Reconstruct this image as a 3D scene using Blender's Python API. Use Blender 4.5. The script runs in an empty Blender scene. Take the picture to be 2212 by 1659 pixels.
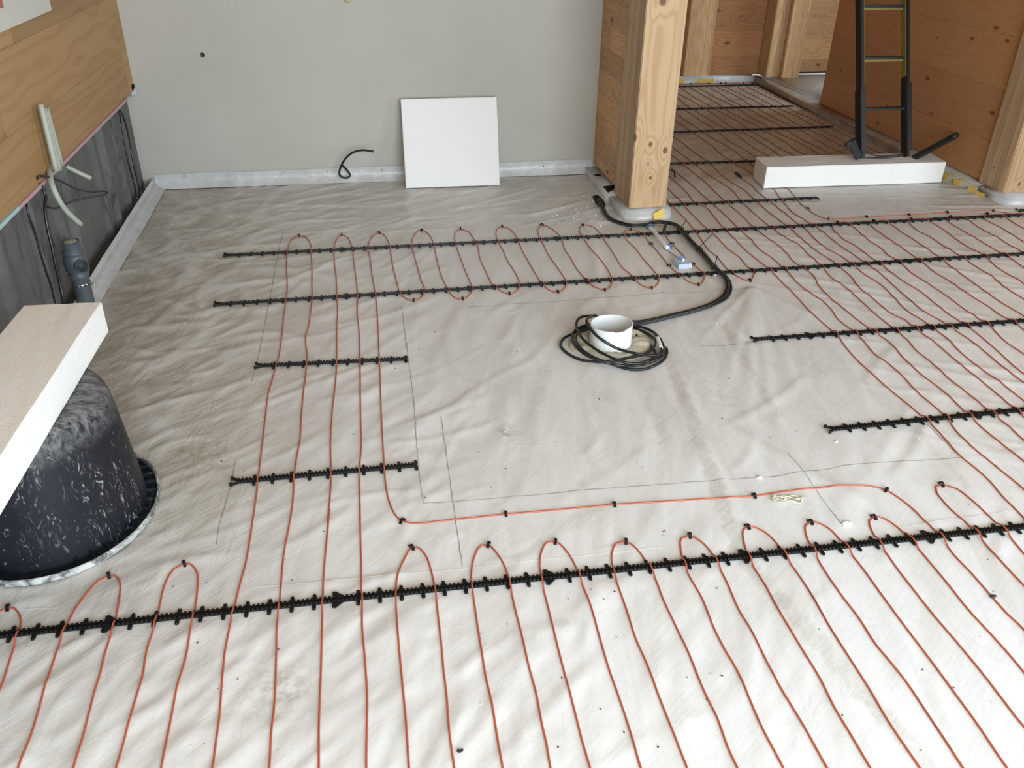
import bpy, bmesh, math, random
import numpy as np
from mathutils import Vector, Matrix

sc = bpy.context.scene
COL = sc.collection
random.seed(7); RNG = np.random.default_rng(7)

# ------------------------------------------------------------------ camera
FPX, PITCH, ROLL, YAW, HC = 1830.0, math.radians(30.3), math.radians(1.0), math.radians(10.5), 1.40
PW, PH = 2212, 1659
fwd = np.array([math.sin(YAW)*math.cos(PITCH), math.cos(YAW)*math.cos(PITCH), -math.sin(PITCH)])
rgt0 = np.array([math.cos(YAW), -math.sin(YAW), 0.0]); up0 = np.cross(rgt0, fwd)
rgt = math.cos(ROLL)*rgt0 + math.sin(ROLL)*up0
upv = -math.sin(ROLL)*rgt0 + math.cos(ROLL)*up0
CAM = np.array([0, 0, HC])
cd = bpy.data.cameras.new('camera'); cam = bpy.data.objects.new('camera', cd); COL.objects.link(cam)
cd.sensor_fit = 'HORIZONTAL'; cd.sensor_width = 36.0; cd.lens = 36.0*FPX/PW; cd.clip_start = 0.02; cd.clip_end = 100
M = Matrix.Identity(4)
for i in range(3):
    M[i][0] = rgt[i]; M[i][1] = upv[i]; M[i][2] = -fwd[i]; M[i][3] = CAM[i]
cam.matrix_world = M
sc.camera = cam

# ------------------------------------------------------------------ world, light, exposure
sc.view_settings.view_transform = 'Standard'; sc.view_settings.look = 'None'
sc.view_settings.gamma = 1.0; sc.view_settings.use_curve_mapping = False
sc.view_settings.exposure = 0.14
w = bpy.data.worlds.new('overcast_sky'); sc.world = w; w.use_nodes = True
w.node_tree.nodes['Background'].inputs[0].default_value = (0.80, 0.90, 1.0, 1)
w.node_tree.nodes['Background'].inputs[1].default_value = 0.6
sc.cycles.max_bounces = 8; sc.cycles.diffuse_bounces = 5; sc.cycles.glossy_bounces = 3
sc.cycles.caustics_reflective = False; sc.cycles.caustics_refractive = False

def area(name, loc, target, sx, sy, power, col):
    l = bpy.data.lights.new(name, 'AREA'); l.shape = 'RECTANGLE'; l.size = sx; l.size_y = sy
    l.energy = power; l.color = col
    o = bpy.data.objects.new(name, l); COL.objects.link(o); o.location = loc
    d = Vector(target)-Vector(loc); o.rotation_euler = d.to_track_quat('-Z', 'Z').to_euler()
    return o
DAY = (0.82, 0.935, 1.0)
# daylight through the glazing of the wall behind the camera and of the right-hand wall
area('daylight_rear_window', (1.3, -1.45, 1.25), (1.3, 2, 0.65), 3.6, 2.0, 222, DAY)
area('daylight_side_window', (5.20, 0.55, 1.25), (0, 0.95, 0.75), 2.6, 2.0, 76, DAY)
area('daylight_side_room_window', (5.20, 6.0, 1.6), (3.8, 6.6, 0.0), 1.0, 1.0, 40, DAY)

# ------------------------------------------------------------------ picture measurements -> points in the room
def ray(x, y): return rgt*(x-PW/2)/FPX - upv*(y-PH/2)/FPX + fwd
def fl(x, y, z=0.0):
    d = ray(x, y); t = (z-HC)/d[2]; return CAM+d*t
def onx(x, y, c):
    d = ray(x, y); return CAM+d*(c/d[0])
def ony(x, y, c):
    d = ray(x, y); return CAM+d*(c/d[1])
FR = {'F': ((0, 0), 1.0), 'A': ((0, 1100), 2.765), 'B': ((750, 1100), 2.765), 'C': ((1450, 1000), 2.517), 'D': ((1012, 400), 3.16),
      'E': ((1512, 400), 3.16), 'G': ((1512, 700), 3.16), 'H': ((450, 900), 3.16), 'J': ((440, 450), 3.3515), 'N': ((1412, 150), 4.424),
      'K': ((1200, 640), 7.9), 'L': ((1240, 320), 8.296), 'M': ((1380, 460), 9.217), 'P': ((640, 0), 3.16), 'Q': ((0, 0), 2.37), 'S': ((40, 200), 3.607)}
def px(f, x, y):
    (ox, oy), s = FR[f]; return ox+x/s, oy+y/s
def xy(f, *pts):
    return [tuple(fl(*px(f, *p), .003)[:2]) for p in pts]

# ------------------------------------------------------------------ mesh helpers
def mesh_obj(name, verts, faces, mat, parent=None, smooth=False):
    me = bpy.data.meshes.new(name); me.from_pydata([tuple(v) for v in verts], [], faces); me.update()
    if smooth: me.polygons.foreach_set('use_smooth', [True]*len(me.polygons))
    if mat: me.materials.append(mat)
    o = bpy.data.objects.new(name, me); COL.objects.link(o)
    if parent: o.parent = parent
    return o
def from_bm(name, bm, mat, parent=None, smooth=False):
    me = bpy.data.meshes.new(name); bmesh.ops.recalc_face_normals(bm, faces=bm.faces[:]); bm.to_mesh(me); bm.free()
    if smooth: me.polygons.foreach_set('use_smooth', [True]*len(me.polygons))
    for m_ in (mat if isinstance(mat, list) else [mat]): me.materials.append(m_)
    o = bpy.data.objects.new(name, me); COL.objects.link(o)
    if parent: o.parent = parent
    return o
def thing(name, label, cat, loc=(0, 0, 0), rz=0, group=None):
    o = bpy.data.objects.new(name, None); COL.objects.link(o); o.empty_display_size = .05
    o.location = loc; o.rotation_euler = (0, 0, rz); o['label'] = label; o['category'] = cat
    if group: o['group'] = group
    return o
def tag(o, label, cat, group=None, kind=None):
    o['label'] = label; o['category'] = cat
    if group: o['group'] = group
    if kind: o['kind'] = kind
    return o
def struct(o): o['kind'] = 'structure'; return o
HEXF = [(0, 3, 2, 1), (4, 5, 6, 7), (0, 1, 5, 4), (1, 2, 6, 5), (2, 3, 7, 6), (3, 0, 4, 7)]
def bm_hex(bm, c8):
    vs = [bm.verts.new(tuple(c)) for c in c8]
    for f in HEXF: bm.faces.new([vs[i] for i in f])
def bm_box(bm, x0, x1, y0, y1, z0, z1):
    bm_hex(bm, [(x0, y0, z0), (x1, y0, z0), (x1, y1, z0), (x0, y1, z0), (x0, y0, z1), (x1, y0, z1), (x1, y1, z1), (x0, y1, z1)])
def box(name, x0, x1, y0, y1, z0, z1, mat, parent=None, bevel=0):
    bm = bmesh.new(); bm_box(bm, x0, x1, y0, y1, z0, z1)
    if bevel: bmesh.ops.bevel(bm, geom=bm.edges[:], offset=bevel, segments=2, affect='EDGES')
    return from_bm(name, bm, mat, parent)
def prism(name, poly, z0, z1, mat, parent=None, bevel=0):
    bm = bmesh.new(); n = len(poly)
    a = [bm.verts.new((p[0], p[1], z0)) for p in poly]; b = [bm.verts.new((p[0], p[1], z1)) for p in poly]
    bm.faces.new(a[::-1]); bm.faces.new(b)
    for i in range(n): bm.faces.new((a[i], a[(i+1) % n], b[(i+1) % n], b[i]))
    if bevel: bmesh.ops.bevel(bm, geom=[e for e in bm.edges], offset=bevel, segments=2, affect='EDGES')
    return from_bm(name, bm, mat, parent)
def smooth_path(P, step):
    P = np.array(P, float); n = len(P)
    if n < 3:
        k = max(2, int(np.linalg.norm(P[1]-P[0])/step)); t = np.linspace(0, 1, k)[:, None]; return P[0]*(1-t)+P[1]*t
    out = []
    for i in range(n-1):
        p0 = P[max(i-1, 0)]; p1 = P[i]; p2 = P[i+1]; p3 = P[min(i+2, n-1)]
        if i == 0: p0 = 2*p1-p2
        if i == n-2: p3 = 2*p2-p1
        d01 = max(np.linalg.norm(p1-p0), 1e-6)**.5; d12 = max(np.linalg.norm(p2-p1), 1e-6)**.5; d23 = max(np.linalg.norm(p3-p2), 1e-6)**.5
        m1 = (p1-p0)/d01-(p2-p0)/(d01+d12)+(p2-p1)/d12; m2 = (p2-p1)/d12-(p3-p1)/(d12+d23)+(p3-p2)/d23
        m1 = m1*d12; m2 = m2*d12
        k = max(1, int(np.linalg.norm(p2-p1)/step))
        t = (np.arange(k)/k)[:, None]
        out.append((2*t**3-3*t**2+1)*p1+(t**3-2*t**2+t)*m1+(-2*t**3+3*t**2)*p2+(t**3-t**2)*m2)
    out.append(P[-1:]); return np.vstack(out)
def tube_data(P, r, n=8, rz=None, v0=0):
    P = np.array(P, float); k = len(P)
    T = np.gradient(P, axis=0); T /= np.maximum(np.linalg.norm(T, axis=1), 1e-9)[:, None]
    ref = np.array([0, 0, 1.0]); 
    if abs(T[:, 2]).max() > .95: ref = np.array([0.31, 0.95, 0.0])
    A = np.cross(T, ref); A /= np.maximum(np.linalg.norm(A, axis=1), 1e-9)[:, None]
    B = np.cross(A, T)
    a = np.linspace(0, 2*math.pi, n, endpoint=False)
    R = np.broadcast_to(np.asarray(r, float), (k,))
    V = P[:, None, :]+R[:, None, None]*(np.cos(a)[None, :, None]*A[:, None, :]+np.sin(a)[None, :, None]*B[:, None, :])
    V = V.reshape(-1, 3); F = []
    for i in range(k-1):
        for j in range(n):
            j2 = (j+1) % n
            F.append((v0+i*n+j, v0+i*n+j2, v0+(i+1)*n+j2, v0+(i+1)*n+j))
    F.append(tuple(v0+j for j in range(n))[::-1]); F.append(tuple(v0+(k-1)*n+j for j in range(n)))
    return V, F
def tubes(name, paths, r, mat, parent=None, n=8, step=.012, smooth=True):
    VV = []; FF = []; c = 0
    for P in paths:
        Q = smooth_path(P, step) if step else np.array(P)
        V, F = tube_data(Q, r, n, v0=c); VV.append(V); FF += F; c += len(V)
    return mesh_obj(name, np.vstack(VV), FF, mat, parent, smooth)
def lathe(name, prof, mat, parent=None, n=32, c=(0, 0, 0), sx=1, sy=1, closed=False):
    V = []; F = []; k = len(prof)
    for i, (r, z) in enumerate(prof):
        for j in range(n):
            a = 2*math.pi*j/n; V.append((c[0]+sx*r*math.cos(a), c[1]+sy*r*math.sin(a), c[2]+z))
    for i in range(k-1):
        for j in range(n):
            F.append((i*n+j, i*n+(j+1) % n, (i+1)*n+(j+1) % n, (i+1)*n+j))
    if closed: F.append(tuple(range(n))[::-1]); F.append(tuple((k-1)*n+j for j in range(n)))
    return mesh_obj(name, V, F, mat, parent, True)

# ------------------------------------------------------------------ materials
def new_mat(name):
    m = bpy.data.materials.new(name); m.use_nodes = True; nt = m.node_tree
    return m, nt, nt.nodes, nt.links, nt.nodes['Principled BSDF']
def nd(nt, t, **kw):
    n = nt.nodes.new(t)
    for k, v in kw.items():
        if k == 'op': n.operation = v
        elif k == 'i':
            for kk, vv in v.items(): n.inputs[kk].default_value = vv
        else: setattr(n, k, v)
    return n
def math_(nt, op, a, b=None, c=None):
    n = nt.nodes.new('ShaderNodeMath'); n.operation = op
    for i, v in enumerate((a, b, c)):
        if v is None: continue
        if isinstance(v, (int, float)): n.inputs[i].default_value = v
        else: nt.links.new(v, n.inputs[i])
    return n.outputs[0]
def mix(nt, f, a, b, blend='MIX'):
    n = nt.nodes.new('ShaderNodeMix'); n.data_type = 'RGBA'; n.blend_type = blend
    for s, v in ((0, f), (6, a), (7, b)):
        if isinstance(v, (int, float)): n.inputs[s].default_value = v
        elif isinstance(v, tuple): n.inputs[s].default_value = (v[0], v[1], v[2], 1)
        else: nt.links.new(v, n.inputs[s])
    return n.outputs[2]
def ramp(nt, f, lo, hi):
    n = nt.nodes.new('ShaderNodeMapRange'); n.inputs[1].default_value = lo; n.inputs[2].default_value = hi; n.clamp = True
    nt.links.new(f, n.inputs[0]); return n.outputs[0]
def noise(nt, vec, scale, detail=3, rough=.5, dist=0):
    n = nt.nodes.new('ShaderNodeTexNoise'); n.inputs['Scale'].default_value = scale; n.inputs['Detail'].default_value = detail
    n.inputs['Roughness'].default_value = rough; n.inputs['Distortion'].default_value = dist
    if vec is not None: nt.links.new(vec, n.inputs['Vector'])
    return n.outputs[0]
def objco(nt, scale=(1, 1, 1), loc=(0, 0, 0)):
    t = nt.nodes.new('ShaderNodeTexCoord'); m = nt.nodes.new('ShaderNodeMapping'); nt.links.new(t.outputs['Object'], m.inputs[0])
    m.inputs['Scale'].default_value = scale; m.inputs['Location'].default_value = loc
    return m.outputs[0]
def bump(nt, p, h, strength, dist=.01):
    b = nt.nodes.new('ShaderNodeBump'); b.inputs['Strength'].default_value = strength; b.inputs['Distance'].default_value = dist
    nt.links.new(h, b.inputs['Height']); nt.links.new(b.outputs[0], p.inputs['Normal'])

def plain(name, col, rough=.5, var=.08, nscale=30, bumpy=0, metal=0, spec=.5, coat=0):
    m, nt, N, L, p = new_mat(name)
    v = objco(nt); f = noise(nt, v, nscale, 4)
    dark = tuple(c*(1-var) for c in col); lite = tuple(min(1, c*(1+var)) for c in col)
    L.new(mix(nt, f, dark, lite), p.inputs['Base Color'])
    p.inputs['Roughness'].default_value = rough; p.inputs['Metallic'].default_value = metal
    p.inputs['Specular IOR Level'].default_value = spec; p.inputs['Coat Weight'].default_value = coat
    if bumpy: bump(nt, p, noise(nt, v, nscale*4, 3), bumpy, .003)
    return m

def wood(name, c1, c2, grain='x', lam=.145, piece=1.6, knots=(), seam=True, gknots=True, tonevar=.34, ustretch=.9, ringmix=.62, seed=0.0, lam_axis='z', knotscale=1.0, knot_amt=1.0, ring=34.0, stripes=0.0):
    """glued pine: grain runs along `grain`, lamellas stacked along lam_axis"""
    m, nt, N, L, p = new_mat(name)
    tc = nt.nodes.new('ShaderNodeTexCoord'); sep = nt.nodes.new('ShaderNodeSeparateXYZ'); L.new(tc.outputs['Object'], sep.inputs[0])
    ax = {'x': sep.outputs[0], 'y': sep.outputs[1], 'z': sep.outputs[2]}
    u = ax[grain]; rest = [a for a in 'xyz' if a != grain]
    vax = lam_axis if lam_axis != grain else rest[0]
    wax = [a for a in rest if a != vax][0]
    v = ax[vax]; ww = ax[wax]
    row = math_(nt, 'FLOOR', math_(nt, 'DIVIDE', v, lam))
    wn = nt.nodes.new('ShaderNodeTexWhiteNoise'); wn.noise_dimensions = '1D'; L.new(math_(nt, 'ADD', row, seed), wn.inputs['W'])
    pc = math_(nt, 'FLOOR', math_(nt, 'ADD', math_(nt, 'DIVIDE', u, piece), math_(nt, 'MULTIPLY', wn.outputs[0], 5.0)))
    wn2 = nt.nodes.new('ShaderNodeTexWhiteNoise'); wn2.noise_dimensions = '2D'
    cmb = nt.nodes.new('ShaderNodeCombineXYZ'); L.new(math_(nt, 'ADD', row, seed*3+.5), cmb.inputs[0]); L.new(pc, cmb.inputs[1]); L.new(cmb.outputs[0], wn2.inputs['Vector'])
    off = math_(nt, 'MULTIPLY', wn2.outputs[0], 37.0)
    # knots: voronoi cells stretched along the grain
    kv = nt.nodes.new('ShaderNodeCombineXYZ')
    L.new(math_(nt, 'ADD', math_(nt, 'MULTIPLY', u, 3.2*knotscale), off), kv.inputs[0]); L.new(math_(nt, 'MULTIPLY', v, 6.5*knotscale), kv.inputs[1]); L.new(math_(nt, 'MULTIPLY', ww, 3.0), kv.inputs[2])
    vo = nt.nodes.new('ShaderNodeTexVoronoi'); vo.inputs['Scale'].default_value = 1.0; L.new(kv.outputs[0], vo.inputs['Vector'])
    kn = ramp(nt, vo.outputs['Distance'], .13, .055) if gknots else ramp(nt, vo.outputs['Distance'], -2.0, -3.0)
    kwarp = ramp(nt, vo.outputs['Distance'], .5, .0) if gknots else ramp(nt, vo.outputs['Distance'], -2.0, -3.0)
    for (kp, kr) in knots:
        dx = nt.nodes.new('ShaderNodeVectorMath'); dx.operation = 'SUBTRACT'; L.new(tc.outputs['Object'], dx.inputs[0]); dx.inputs[1].default_value = kp
        sx = nt.nodes.new('ShaderNodeVectorMath'); sx.operation = 'MULTIPLY'; L.new(dx.outputs[0], sx.inputs[0])
        g = {'x': (.75, 1, 1), 'y': (1, .75, 1), 'z': (1, 1, .75)}[grain]; sx.inputs[1].default_value = g
        ln = nt.nodes.new('ShaderNodeVectorMath'); ln.operation = 'LENGTH'; L.new(sx.outputs[0], ln.inputs[0])
        kn = math_(nt, 'MAXIMUM', kn, ramp(nt, ln.outputs['Value'], kr, kr*.65))
        kwarp = math_(nt, 'MAXIMUM', kwarp, ramp(nt, ln.outputs['Value'], kr*4.5, 0))
    # growth rings as contour lines of a stretched noise
    gv = nt.nodes.new('ShaderNodeCombineXYZ')
    L.new(math_(nt, 'ADD', math_(nt, 'MULTIPLY', u, ustretch), off), gv.inputs[0]); L.new(math_(nt, 'MULTIPLY', v, 9.0), gv.inputs[1]); L.new(math_(nt, 'MULTIPLY', ww, 9.0), gv.inputs[2])
    rn = noise(nt, gv.outputs[0], 1.0, 1.5, .4, .2)
    ph = math_(nt, 'MULTIPLY', math_(nt, 'ADD', rn, math_(nt, 'MULTIPLY', kwarp, .22*knot_amt)), ring*2.2)
    rings = math_(nt, 'POWER', math_(nt, 'ADD', math_(nt, 'MULTIPLY', math_(nt, 'SINE', ph), .5), .5), 2.2)
    fv = nt.nodes.new('ShaderNodeCombineXYZ')
    L.new(math_(nt, 'MULTIPLY', u, 6.0), fv.inputs[0]); L.new(math_(nt, 'MULTIPLY', v, 260.0), fv.inputs[1]); L.new(math_(nt, 'MULTIPLY', ww, 260.0), fv.inputs[2])
    fib = noise(nt, fv.outputs[0], 1.0, 2)
    col = mix(nt, math_(nt, 'MULTIPLY', rings, ringmix), c1, c2)
    col = mix(nt, math_(nt, 'MULTIPLY', fib, .28), col, c2)
    tone = nt.nodes.new('ShaderNodeHueSaturation'); L.new(col, tone.inputs['Color'])
    L.new(math_(nt, 'ADD', math_(nt, 'MULTIPLY', wn2.outputs[0], tonevar), .97-tonevar/2), tone.inputs['Value'])
    col = tone.outputs[0]
    dk = (c2[0]*.30, c2[1]*.20, c2[2]*.16)
    col = mix(nt, math_(nt, 'MULTIPLY', kn, .85*min(1, knot_amt)), col, dk)
    if seam:
        fr = math_(nt, 'FRACT', math_(nt, 'DIVIDE', v, lam)); e = math_(nt, 'ABSOLUTE', math_(nt, 'SUBTRACT', fr, .5))
        sline = ramp(nt, e, .5-.0016/lam, .5-.0004/lam)
        col = mix(nt, math_(nt, 'MULTIPLY', sline, .55), col, dk)
    L.new(col, p.inputs['Base Color']); p.inputs['Roughness'].default_value = .5; p.inputs['Specular IOR Level'].default_value = .3
    bump(nt, p, rings, .06, .002)
    return m

PINE1, PINE2 = (0.60, 0.375, 0.185), (0.50, 0.25, 0.095)
M_wall_left = wood('pine_log_wall', (0.44, 0.275, 0.125), (0.33, 0.165, 0.060), 'y', .235, 2.3, seed=2.0, knotscale=.8, ustretch=.30, ringmix=.45, ring=20, knot_amt=.5)
M_partition = wood('pine_partition', (0.58, 0.355, 0.185), (0.42, 0.205, 0.085), 'y', .115, .55, seed=5.0, knotscale=1.25)
M_hall = wood('pine_hall_wall', (0.56, 0.30, 0.14), (0.48, 0.22, 0.09), 'y', .26, 9.0, seed=9.0, knotscale=1.3, ustretch=.4, ringmix=.4, tonevar=.10)
M_farwall = wood('pine_far_wall', (0.46, 0.24, 0.11), (0.38, 0.16, 0.065), 'x', .20, 1.5, seed=3.0)
M_sideroom = wood('pine_side_room', (0.62, 0.40, 0.22), (0.52, 0.28, 0.12), 'x', .17, 1.5, seed=4.0, knotscale=1.3)
M_ceil = wood('pine_ceiling', (0.36, 0.27, 0.18), (0.30, 0.20, 0.12), 'y', .14, 2.0, seed=8.0)
M_black = plain('black_plastic', (0.008, 0.008, 0.008), .38, .2, 60, spec=.35)
M_blackcable = plain('black_cable_jacket', (0.013, 0.016, 0.017), .30, .3, 40)
M_dust = plain('dusty_black_rubber', (0.020, 0.023, 0.026), .6, .5, 25)
M_eps = None

def build_orange():
    m, nt, N, L, p = new_mat('orange_cable_jacket')
    v = objco(nt)
    f = ramp(nt, noise(nt, v, 3.5, 2), .60, .72)
    g = ramp(nt, noise(nt, v, 220, 2), .45, .6)
    col = mix(nt, math_(nt, 'MULTIPLY', f, math_(nt, 'MULTIPLY', g, .75)), (0.45, 0.102, 0.052), (0.09, 0.024, 0.016))
    L.new(col, p.inputs['Base Color']); p.inputs['Roughness'].default_value = .33; p.inputs['Specular IOR Level'].default_value = .6
    return m
M_orange = build_orange()

def build_eps():
    m, nt, N, L, p = new_mat('white_eps_foam')
    v = objco(nt)
    vo = nt.nodes.new('ShaderNodeTexVoronoi'); vo.inputs['Scale'].default_value = 260; L.new(v, vo.inputs['Vector'])
    col = mix(nt, vo.outputs['Distance'], (0.90, 0.91, 0.91), (0.84, 0.85, 0.85))
    L.new(col, p.inputs['Base Color']); p.inputs['Roughness'].default_value = .75
    h = math_(nt, 'ADD', vo.outputs['Distance'], math_(nt, 'MULTIPLY', noise(nt, v, 14, 3), 1.5))
    bump(nt, p, h, .25, .002)
    return m
M_eps = build_eps()

def build_plaster():
    m, nt, N, L, p = new_mat('grey_plaster')
    v = objco(nt)
    a = noise(nt, v, 1.3, 5, .55); b = noise(nt, v, 60, 3)
    col = mix(nt, ramp(nt, a, .3, .7), (0.445, 0.430, 0.385), (0.500, 0.488, 0.448))
    L.new(col, p.inputs['Base Color']); p.inputs['Roughness'].default_value = .85
    bump(nt, p, math_(nt, 'ADD', b, math_(nt, 'MULTIPLY', a, 2)), .12, .004)
    return m
M_plaster = build_plaster()

def rotco(nt, ang, scale):
    t = nt.nodes.new('ShaderNodeTexCoord'); a = nt.nodes.new('ShaderNodeMapping'); b = nt.nodes.new('ShaderNodeMapping')
    nt.links.new(t.outputs['Object'], a.inputs[0]); a.inputs['Rotation'].default_value = (0, 0, -ang); nt.links.new(a.outputs[0], b.inputs[0]); b.inputs['Scale'].default_value = scale
    return b.outputs[0]
def build_film():
    m, nt, N, L, p = new_mat('milky_plastic_film')
    v = objco(nt)
    at = nt.nodes.new('ShaderNodeAttribute'); at.attribute_name = 'tone'; at.attribute_type = 'GEOMETRY'
    # where the film clings to the ground below it looks darker, where it lifts it is milky
    n1 = noise(nt, objco(nt, (3.0, 9.0, 1), (0, 0, 0)), 1.0, 5, .6, 1.2)
    n2 = noise(nt, rotco(nt, math.radians(36), (3.2, 10, 1)), 1.0, 6, .62, 1.8)
    n3 = noise(nt, rotco(nt, math.radians(75), (2.2, 9, 1)), 1.0, 5, .6, 1.2)
    base = mix(nt, ramp(nt, n3, .40, .60), (0.69, 0.69, 0.685), (0.765, 0.775, 0.785))
    brown = mix(nt, ramp(nt, n2, .38, .62), (0.39, 0.355, 0.295), (0.555, 0.530, 0.475))
    col = mix(nt, at.outputs['Fac'], base, brown)
    far = ramp(nt, noise(nt, objco(nt, (.5, 1.2, 1)), 1.0, 2), .35, .65)
    dirt = ramp(nt, noise(nt, v, 11, 6, .75), .66, .80)
    col = mix(nt, math_(nt, 'MULTIPLY', dirt, .22), col, (0.30, 0.25, 0.17))
    at2 = nt.nodes.new('ShaderNodeAttribute'); at2.attribute_name = 'soil'; at2.attribute_type = 'GEOMETRY'
    col = mix(nt, math_(nt, 'MULTIPLY', at2.outputs['Fac'], ramp(nt, noise(nt, v, 38, 6, .75), .42, .62)), col, (0.30, 0.25, 0.16))
    L.new(col, p.inputs['Base Color'])
    p.inputs['Roughness'].default_value = .38
    p.inputs['Specular IOR Level'].default_value = .45
    wr = math_(nt, 'ADD', math_(nt, 'MULTIPLY', noise(nt, objco(nt, (14, 6, 5)), 1.0, 4, .55, 1.6), 1.0), math_(nt, 'MULTIPLY', noise(nt, v, 90, 3, .6), .10))
    hair = noise(nt, rotco(nt, math.radians(38), (7, 62, 1)), 1.0, 4, .6, .8)
    wr = math_(nt, 'ADD', wr, math_(nt, 'MULTIPLY', hair, .38))
    b = nt.nodes.new('ShaderNodeBump'); b.inputs['Distance'].default_value = .012; L.new(wr, b.inputs['Height'])
    L.new(math_(nt, 'ADD', math_(nt, 'MULTIPLY', at.outputs['Fac'], .30), .12), b.inputs['Strength']); L.new(b.outputs[0], p.inputs['Normal'])
    return m
M_film = build_film()
def build_skirt():
    m, nt, N, L, p = new_mat('white_film_fold')
    v = objco(nt)
    f = ramp(nt, noise(nt, v, 9, 4, .6, .8), .3, .7)
    L.new(mix(nt, f, (0.47, 0.475, 0.475), (0.63, 0.64, 0.65)), p.inputs['Base Color'])
    p.inputs['Roughness'].default_value = .30; p.inputs['Specular IOR Level'].default_value = .5
    bump(nt, p, noise(nt, v, 22, 4, .6, .7), .4, .008)
    return m
M_skirt = build_skirt()
def build_hallskirt():
    m, nt, N, L, p = new_mat('brownish_film_fold')
    v = objco(nt)
    f = ramp(nt, noise(nt, v, 12, 4, .6, .8), .35, .65)
    L.new(mix(nt, f, (0.36, 0.32, 0.25), (0.50, 0.48, 0.44)), p.inputs['Base Color'])
    p.inputs['Roughness'].default_value = .32
    bump(nt, p, noise(nt, v, 22, 4, .6, .7), .4, .008)
    return m
M_hskirt = build_hallskirt()

# ------------------------------------------------------------------ the film on the floor (height field shared with everything lying on it)
XL, YB, XP = -1.08, 4.65, 1.31           # left wall, back wall, partition face
GX = np.concatenate([np.arange(-1.08, 3.7, .0125), np.arange(3.7, 5.31, .06)])
GY = np.concatenate([np.arange(-1.5, .55, .05), np.arange(.55, 4.68, .0125), np.arange(4.68, 7.22, .03)])
X, Y = np.meshgrid(GX, GY, indexing='ij')
Hh = np.zeros_like(X)
def crease(ax, ay, bx, by, wd, hgt, bend=0.0, taper=True):
    """a soft fold between two floor points"""
    m = max(wd*4, .05)
    i0, i1 = np.searchsorted(GX, [min(ax, bx)-m-abs(bend), max(ax, bx)+m+abs(bend)]); j0, j1 = np.searchsorted(GY, [min(ay, by)-m-abs(bend), max(ay, by)+m+abs(bend)])
    if i1 <= i0 or j1 <= j0: return
    xs, ys = X[i0:i1, j0:j1], Y[i0:i1, j0:j1]
    L_ = math.hypot(bx-ax, by-ay)+1e-6; ux, uy = (bx-ax)/L_, (by-ay)/L_
    s = ((xs-ax)*ux+(ys-ay)*uy)/L_; d = -(xs-ax)*uy+(ys-ay)*ux
    d = d-bend*np.sin(np.clip(s, 0, 1)*math.pi)
    env = np.clip(s*4, 0, 1)*np.clip((1-s)*4, 0, 1); env = env*env*(3-2*env)
    if not taper: env = (np.clip(s*8, 0, 1))*np.clip((1-s)*1.6, 0, 1)
    asym = np.where(d > 0, wd*.6, wd*1.3)
    Hh[i0:i1, j0:j1] += hgt*env*np.exp(-(d/asym)**2)
# flowing diagonal folds on the left side
for _ in range(330):
    x0 = RNG.uniform(-1.05, .15); y0 = RNG.uniform(.6, 4.5); a = math.radians(RNG.normal(38, 16)); l = RNG.uniform(.12, .55)
    k = 1.0 if y0 > 1.5 else .8
    crease(x0, y0, x0+l*math.cos(a), y0+l*math.sin(a), RNG.uniform(.009, .026), RNG.uniform(.0008, .0030)*k, RNG.uniform(-.05, .05))
for _ in range(70):
    x0 = RNG.uniform(-1.05, -.45); y0 = RNG.uniform(2.2, 4.6); a = math.radians(RNG.uniform(-60, 140)); l = RNG.uniform(.2, .6)
    crease(x0, y0, x0+l*math.cos(a), y0+l*math.sin(a), RNG.uniform(.014, .036), RNG.uniform(.002, .0055), RNG.uniform(-.12, .12))
for _ in range(130):      # foreground left, folds running towards the camera
    x0 = RNG.uniform(-.95, .9); y0 = RNG.uniform(.75, 1.45); a = math.radians(RNG.normal(58, 14)); l = RNG.uniform(.10, .38)
    crease(x0, y0, x0+l*math.cos(a), y0+l*math.sin(a), RNG.uniform(.008, .018), RNG.uniform(.0014, .0036)*(1.0 if x0 < .2 else .5), RNG.uniform(-.03, .03))
for _ in range(60):       # back strip, long flat folds
    x0 = RNG.uniform(-.9, 1.1); y0 = RNG.uniform(3.75, 4.6); a = math.radians(RNG.normal(20, 22)); l = RNG.uniform(.2, .8)
    crease(x0, y0, x0+l*math.cos(a), y0+l*math.sin(a), RNG.uniform(.008, .025), RNG.uniform(.002, .005), RNG.uniform(-.04, .04))
for _ in range(110):      # near right, faint folds
    x0 = RNG.uniform(.1, 1.6); y0 = RNG.uniform(.7, 3.0); a = math.radians(RNG.normal(70, 22)); l = RNG.uniform(.15, .6)
    crease(x0, y0, x0+l*math.cos(a), y0+l*math.sin(a), RNG.uniform(.01, .04), RNG.uniform(.001, .003), RNG.uniform(-.04, .04))
for _ in range(150):      # parallel folds under the right-hand strands, running towards the doorway
    x0 = RNG.uniform(1.5, 3.4); y0 = RNG.uniform(1.4, 3.9); a = math.radians(RNG.normal(-28, 9)); l = RNG.uniform(.25, .8)
    crease(x0, y0, x0+l*math.cos(a), y0+l*math.sin(a), RNG.uniform(.008, .02), RNG.uniform(.0015, .0035), RNG.uniform(-.03, .03))
for _ in range(60):
    x0 = RNG.uniform(2.0, 3.3); y0 = RNG.uniform(3.75, 4.3); a = math.radians(RNG.normal(-12, 6)); l = RNG.uniform(.3, .9)
    crease(x0, y0, x0+l*math.cos(a), y0+l*math.sin(a), .012, RNG.uniform(.002, .004), 0)
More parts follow.
